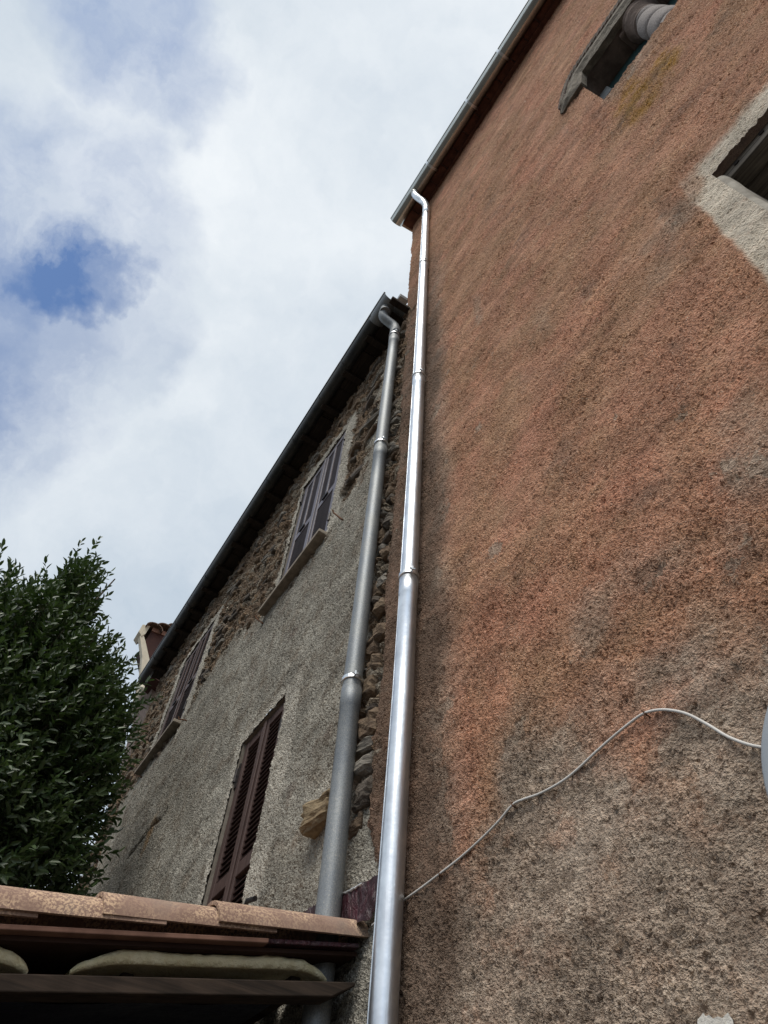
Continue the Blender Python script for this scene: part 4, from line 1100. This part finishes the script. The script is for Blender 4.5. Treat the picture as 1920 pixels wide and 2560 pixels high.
b = MB(); b.box((-2.62, -0.95, 0), (-2.5, -0.83, lz(-0.9) + btz)); b.obj('post', m_beam, lean, bevel=0.006)
# burgundy flashing on the wall above the tiles
top_px = [(748, 2288), (770, 2272), (790, 2262), (812, 2250), (835, 2242), (853, 2236), (868, 2232), (885, 2223), (900, 2214), (912, 2206), (926, 2197), (945, 2188), (965, 2180)]
tpw = resample([PY(x_, y_, 1.365) for x_, y_ in top_px], 60)
NR = 22; V = []
for i in range(60):
    t3 = tpw[i].copy(); t3[2] += 0.012 * (vnoise(np.array(i * 0.8), np.array(0.3)) - 0.5)
    bot = np.array([t3[0], 1.372, lz(1.36) + 0.05])
    V.append([t3 * (1 - u) + bot * u + np.array([0, (fbm(np.array(i * 0.22), np.array(u * 2.5), 3) - 0.62) * 0.05 * (0.25 + u), 0]) for u in np.linspace(0, 1, NR)])
V = np.array(V).transpose(1, 0, 2)[::-1]
fo = grid_mesh('flashing', V, np.ones((NR - 1, 59), bool), m_flash, lean); fo['label'] = 'crumpled burgundy flashing on the wall above the tiles'
b = MB()
b.tube([p + np.array([0, -0.004, 0.002 * math.sin(i * 2.1)]) for i, p in enumerate(tpw)][22:46], [0.0035 + 0.003 * random.random() for _ in range(24)], 6)
b.obj('torn_edge', m_foil, lean)

# foam slabs lying inside on the battens
def foam(ya, yb_, label, seed):
    n, m_ = 60, 9; V = []
    L_ = yb_ - ya
    for i in range(n):
        t = i / (n - 1); y_ = ya + L_ * t
        e = min(1.0, min(t, 1 - t) * L_ / 0.16); arch = math.sin(e * math.pi / 2) ** 0.7
        nz = float(fbm(np.array(y_ * 14 + seed), np.array(seed * 1.0), 3)) - 0.5
        zb_ = lz(y_) + tpz + 0.012 + 0.034 * arch; zt = zb_ + 0.016 + 0.024 * arch + 0.012 * nz
        xf = VX - 0.092 - 0.02 * (1 - arch) + 0.008 * nz
        row = [(-2.80, y_, zb_), (xf - 0.10, y_, zb_), (xf - 0.008, y_, zb_)]
        for k in range(5):
            a = k / 4; row.append((xf + 0.010 * math.sin(a * math.pi) + 0.006 * (float(vnoise(np.array(y_ * 60), np.array(a * 4 + seed))) - 0.5), y_, zb_ + (zt - zb_) * a))
        row += [(xf - 0.05, y_, zt + 0.004), (-2.80, y_, zt)]
        V.append(row)
    V = np.array(V)
    o = grid_mesh('foam_slab', V, np.ones((n - 1, V.shape[1] - 1), bool), m_foam)
    return tag(o, label, 'foam slab', 'foam slabs above the dark beam')
foam(0.43, 1.30, 'long ragged yellow foam slab above the beam, beside the grey pipe', 3.0)
foam(-0.45, 0.315, 'shorter rounded yellow foam slab above the beam at the left', 8.0)

# ================================================================ CABLE AND DISH
cp = [(1925, 1871), (1903, 1868), (1870, 1861), (1820, 1842), (1770, 1812), (1720, 1786), (1680, 1776), (1645, 1775), (1612, 1783), (1585, 1800), (1540, 1836), (1490, 1880), (1440, 1927), (1400, 1957), (1350, 1984), (1310, 1998), (1282, 2012), (1245, 2055), (1200, 2100), (1150, 2145), (1100, 2184), (1050, 2222), (1008, 2252), (970, 2282), (930, 2314)]
cpts = [PR(x_, y_, 0.026) for x_, y_ in cp]
sm = []
for i in range(len(cpts) - 1):
    p0, p1, p2, p3 = cpts[max(0, i - 1)], cpts[i], cpts[i + 1], cpts[min(len(cpts) - 1, i + 2)]
    for t in np.linspace(0, 1, 5, endpoint=False):
        sm.append(0.5 * ((2 * p1) + (-p0 + p2) * t + (2 * p0 - 5 * p1 + 4 * p2 - p3) * t * t + (-p0 + 3 * p1 - 3 * p2 + p3) * t ** 3))
sm.append(cpts[-1])
cable = empty('cable', sm[0], 'thin white cable sagging across the red wall to the downpipe', 'cable')
b = MB(); b.tube(sm, 0.0040, 10); b.obj('cord', m_cable, cable, smooth=True)
for (px, py) in ((1612, 1783), (1282, 2012), (1100, 2184)):
    p = PR(px, py, 0.026)
    b = MB(); b.tube([p + np.array([0.004, 0.02, -0.012]), p + np.array([0.004, -0.006, -0.006]), p + np.array([0.0, -0.007, 0.004]), p + np.array([-0.004, 0.02, 0.010])], 0.0025, 6); b.obj('cable_clip', m_rust, cable)

dp = PR(1904, 1888, 0.10)
DR = 0.30
dpl = PY(1904, 1884, dp[1]); dpt = PY(1904, 1984, dp[1]); dpr = PY(1990, 1884, dp[1])
tv = dpl - dpt; tv /= np.linalg.norm(tv)                 # rim direction at its leftmost point
nv = dpr - dpl; nv -= tv * (nv @ tv); nv /= np.linalg.norm(nv)
dc = dpl + nv * DR * 1.015
dish = empty('dish', (dc[0], 1.43, dc[2]), 'round grey dish fitting on the red wall at the end of the white cable', 'dish')
pr = [(0.0, 0.035), (0.10, 0.030), (0.20, 0.012), (0.262, -0.010), (0.272, -0.016), (0.29, -0.018), (0.30, -0.008), (0.30, 0.006), (0.285, 0.012), (0.20, 0.040), (0.10, 0.058), (0.0, 0.062)]
def dish_part(name, prof, mat):
    v, f = lathe([(r_, z_) for r_, z_ in prof], (0, 0), 64)
    M = Matrix.Translation(Vector(dc)) @ Matrix.Rotation(math.radians(-90), 4, 'X')
    mesh_obj(name, [M @ Vector(q) for q in v], f, mat, dish, smooth=True)
dish_part('bowl', pr[:5], m_dishin); dish_part('rim', pr[4:], m_dish)
b = MB(); b.tube([dc + np.array([0, 0.05, 0]), dc + np.array([0, 0.16, 0])], 0.03, 16); b.obj('arm', m_dish, dish)
b = MB(); b.box((dc[0] - 0.07, 1.41, dc[2] - 0.07), (dc[0] + 0.07, 1.425, dc[2] + 0.07)); b.obj('wall_plate', m_dish, dish)

# ================================================================ NEIGHBOUR BEYOND
NX = -11.2
neigh = empty('neighbour_house', (-12, 2.0, 0), 'corner of a farther house with dark red eave, tiles and cream trim beside the tree', 'house')
def polyx(name, pxs, X0, depth, mat, parent):
    pts_ = [PX(x_, y_, X0) for x_, y_ in pxs]
    MB().prism([(p[1], p[2]) for p in pts_], 0, X0, X0 - depth).obj(name, mat, parent)
polyx('eave_board', ((362, 1604), (380, 1576), (440, 1598), (460, 1640), (420, 1720), (380, 1690)), NX, 0.5, m_neigh_red, neigh)
polyx('fascia', ((380, 1577), (383, 1568), (445, 1590), (440, 1600)), NX + 0.02, 0.6, m_under, neigh)
polyx('wall', ((378, 1740), (385, 1640), (470, 1640), (470, 2300), (230, 2300)), NX - 0.3, 1.0, m_stonedark, neigh)
polyx('corner_board', ((350, 1590), (358, 1584), (364, 1604), (374, 1650), (368, 1690), (352, 1690), (356, 1640)), NX + 0.03, 0.12, m_cream, neigh)
polyx('trim_end', ((347, 1578), (357, 1561), (376, 1565), (364, 1584), (354, 1590)), NX + 0.04, 0.3, m_cream, neigh)
for k, (px, py) in enumerate(((368, 1557), (394, 1559), (420, 1560), (446, 1562))):
    p = PX(px, py, NX)
    rows = []
    for xx_ in (NX + 0.12, NX - 0.5):
        rows.append([(xx_, p[1] + 0.16 - 0.17 * math.cos(a), p[2] - 0.14 + 0.13 * math.sin(a)) for a in np.linspace(0, math.pi, 10)] + [(xx_, p[1] + 0.16 - 0.15 * math.cos(a), p[2] - 0.14 + 0.11 * math.sin(a)) for a in np.linspace(math.pi, 0, 10)])
    mesh_obj('roof_tile', rows[0] + rows[1], [(i, (i + 1) % 20, 20 + (i + 1) % 20, 20 + i) for i in range(20)] + [tuple(range(20))[::-1], tuple(range(20, 40))], m_darktile, neigh)
p0, p1 = PX(155, 2190, NX), PX(318, 1780, NX)
ft = np.array([NX, p0[1], 0.05])
cream = empty('downpipe', ft, 'cream painted downpipe half hidden behind the tree leaves', 'downpipe', 'downpipes on the house walls')
zs_ = np.linspace(0.05, p1[2] + 0.6, 7)
for a, c_ in zip(zs_[:-1], zs_[1:]):
    b = MB(); b.tube([(NX, ft[1], a), (NX, ft[1], c_ - 0.1), (NX, ft[1], c_ - 0.09), (NX, ft[1], c_)], [0.05, 0.05, 0.056, 0.056], 16); b.obj('pipe_section', m_cream, cream, smooth=True)

# ================================================================ TREE
TX = -7.0
tree = empty('laurel_tree', (TX - 0.4, -0.9, 0), 'dense dark evergreen laurel tree in front of the grey house end', 'tree')
outline = [(-320, 1500), (-150, 1450), (-40, 1430), (35, 1425), (92, 1415), (112, 1440), (118, 1475), (140, 1500), (165, 1452), (200, 1412), (255, 1385), (283, 1425), (268, 1470), (258, 1525), (240, 1560), (255, 1600), (290, 1572), (305, 1590),
           (300, 1615), (330, 1610), (352, 1645), (366, 1690), (372, 1750), (345, 1830), (312, 1915), (280, 2000), (245, 2080), (212, 2160), (178, 2250), (150, 2330), (-320, 2330)]
oyz = [tuple(PX(x_ - (0 if y_ < 1600 else 18), y_, TX)[1:3]) for x_, y_ in outline]
ocy, ocz = -0.55, 5.5
def inside_crown(x_, y_, z_, grow=1.0):
    k = 1 - ((x_ - TX) / 1.35) ** 2
    if k <= 0.05: return False
    k = math.sqrt(k) * grow
    yy_ = ocy + (y_ - ocy) / k; zz2 = ocz + (z_ - ocz) / (0.35 + 0.65 * k)
    return bool(in_poly(np.array([yy_]), np.array([zz2]), oyz)[0])
# candidate points
ncand = 42000
cxs = rng.uniform(TX - 1.3, TX + 1.3, ncand); cys = rng.uniform(-2.2, 1.05, ncand); czs = rng.uniform(3.6, 8.6, ncand)
kk = np.sqrt(np.clip(1 - ((cxs - TX) / 1.35) ** 2, 0.02, 1))
okc = in_poly(ocy + (cys + 0.06 - ocy) / kk, ocz + (czs + 0.70 - ocz) / (0.35 + 0.65 * kk), oyz)
def n3(x_, y_, z_): return (fbm(x_ + z_ * 0.31, y_ + z_ * 0.77, 2) + fbm(z_ * 1.0 + 9, x_ * 0.8 + y_ * 0.5, 2)) * 0.5
dens = n3(cxs * 2.4, cys * 2.4, czs * 2.4)
okc &= dens > 0.40
okc &= cys < 1.22
cand = np.stack([cxs, cys, czs], 1)[okc]
cand = cand[:6200]
LV, LT = [], []
leaf_shape = np.array([(0, 0, 0), (0.30, 0.40, 0.10), (0.32, -0.40, 0.10), (0.70, 0.34, 0.05), (0.72, -0.34, 0.05), (1.0, 0, -0.06), (0.33, 0, -0.02), (0.72, 0, -0.05)])
leaf_faces = [(0, 2, 6), (0, 6, 1), (6, 2, 4, 7), (1, 6, 7, 3), (7, 4, 5), (3, 7, 5)]
centre = np.array([TX, -0.7, 5.0])
leaves = []
for base in cand:
    outd = base - centre; outd /= np.linalg.norm(outd) + 1e-6
    d = outd * rng.uniform(0.2, 1.1) + np.array([0.05, 0.05, rng.uniform(0.35, 1.0)]) + rng.normal(0, 0.28, 3)
    d /= np.linalg.norm(d)
    L_ = rng.uniform(0.16, 0.44)
    side = np.cross(d, rng.normal(0, 1, 3)); side /= np.linalg.norm(side); s2 = np.cross(d, side)
    nl = int(L_ / 0.028); tone0 = rng.uniform(0.1, 0.75); ph = rng.uniform(0, 6.28)
    for j in range(nl):
        t = (j + 1) / nl
        a = ph + j * 2.4
        rad = math.cos(a) * side + math.sin(a) * s2
        ld = d * (0.55 + 0.5 * t) + rad * (1.05 - 0.5 * t) + np.array([0, 0, -0.10]) + rng.normal(0, 0.12, 3); ld /= np.linalg.norm(ld)
        nrm = d - ld * (d @ ld) + rng.normal(0, 0.25, 3); nrm -= ld * (nrm @ ld); nrm /= np.linalg.norm(nrm) + 1e-9
        wd = np.cross(nrm, ld)
        ln = rng.uniform(0.068, 0.128) * (1.0 - 0.25 * t)
        leaves.append((base + d * L_ * t, ld, wd, nrm, ln, min(1, max(0, tone0 + 0.35 * (t - 0.5) + rng.normal(0, 0.12)))))
base_ = np.array([l[0] for l in leaves]); ld_ = np.array([l[1] for l in leaves]); wd_ = np.array([l[2] for l in leaves]); nm_ = np.array([l[3] for l in leaves]); ln_ = np.array([l[4] for l in leaves]); tn_ = np.array([l[5] for l in leaves])
V = base_[:, None] + ln_[:, None, None] * (leaf_shape[None, :, 0, None] * ld_[:, None] + leaf_shape[None, :, 1, None] * 0.46 * wd_[:, None] + leaf_shape[None, :, 2, None] * nm_[:, None])
dist = np.linalg.norm(base_ - CAM, axis=1)
# visible in the frame?
rel = (base_ - CAM) @ R
u = rel[:, 0] / -rel[:, 2] * FPX + W0 / 2; vv = -rel[:, 1] / -rel[:, 2] * FPX + H0 / 2
inframe = (u > 0) & (u < W0) & (vv > 0) & (vv < 2235)
order = np.argsort(np.where(inframe, dist, dist + 100) - ln_ * 12)
single = order[:290]; rest = np.setdiff1d(np.arange(len(leaves)), single)
def leaf_mesh(name, ids):
    n = len(ids); verts = V[ids].reshape(-1, 3)
    tri = []
    me = bpy.data.meshes.new(name)
    fs = []
    for q in leaf_faces: fs.append(np.array(q)[None] + 8 * np.arange(n)[:, None])
    loops = np.concatenate([q.ravel() for q in fs]); tot = np.concatenate([np.full(n, q.shape[1]) for q in fs]); st = np.r_[0, np.cumsum(tot)[:-1]]
    me.vertices.add(len(verts)); me.vertices.foreach_set('co', verts.astype(np.float32).ravel())
    me.loops.add(len(loops)); me.loops.foreach_set('vertex_index', loops.astype(np.int32))
    me.polygons.add(len(tot)); me.polygons.foreach_set('loop_start', st.astype(np.int32)); me.polygons.foreach_set('loop_total', tot.astype(np.int32))
    me.polygons.foreach_set('use_smooth', np.full(len(tot), True))
    me.update(calc_edges=True)
    a = me.attributes.new('tone', 'FLOAT', 'POINT'); a.data.foreach_set('value', np.repeat(tn_[ids], 8).astype(np.float32))
    me.materials.append(m_leaf)
    return me
o = bpy.data.objects.new('crown', leaf_mesh('crown', rest)); col.objects.link(o); put(o, tree); o['kind'] = 'stuff'
for i in single:
    o = bpy.data.objects.new('leaf', leaf_mesh('leaf', np.array([i]))); col.objects.link(o); put(o, tree)
tb = np.array([TX - 0.4, -0.9, 0.0])
b = MB(); b.tube([tb, tb + (0.02, 0.03, 1.2), tb + (0.1, 0.1, 2.4), tb + (0.2, 0.15, 3.6)], [0.16, 0.13, 0.11, 0.09], 14); b.obj('trunk', m_bark, tree, smooth=True)
tops = [(TX + 0.1, 0.0, 8.0), (TX - 0.3, -1.0, 7.6), (TX + 0.5, 0.4, 6.4), (TX - 0.8, -0.2, 6.8), (TX + 0.7, -0.8, 6.3), (TX + 0.1, 0.55, 5.4), (TX + 0.6, -0.1, 5.2)]
for t in tops:
    s0 = tb + np.array([0.15, 0.12, random.uniform(2.2, 3.5)]); t = np.array(t)
    mid = s0 * 0.5 + t * 0.5 + np.array([random.uniform(-.15, .15), random.uniform(-.15, .15), 0.2])
    b = MB(); b.tube([s0, s0 * .7 + mid * .3, mid, mid * .4 + t * .6, t], [0.06, 0.05, 0.035, 0.022, 0.008], 8); b.obj('branch', m_bark, tree, smooth=True)
tw = MB()
for bi in cand[:900]:
    c_ = bi + (centre + np.array([0, 0.2, 0]) - bi) * 0.25 + np.array([0, 0, -0.12])
    tw.tube([c_, bi, bi + (bi - centre) / np.linalg.norm(bi - centre) * 0.12 + np.array([0, 0, 0.12])], [0.006, 0.004, 0.002], 4, cap=False)
to = tw.obj('twigs', m_bark, tree); to['kind'] = 'stuff'
print('leaves', len(leaves), 'cand', len(cand))
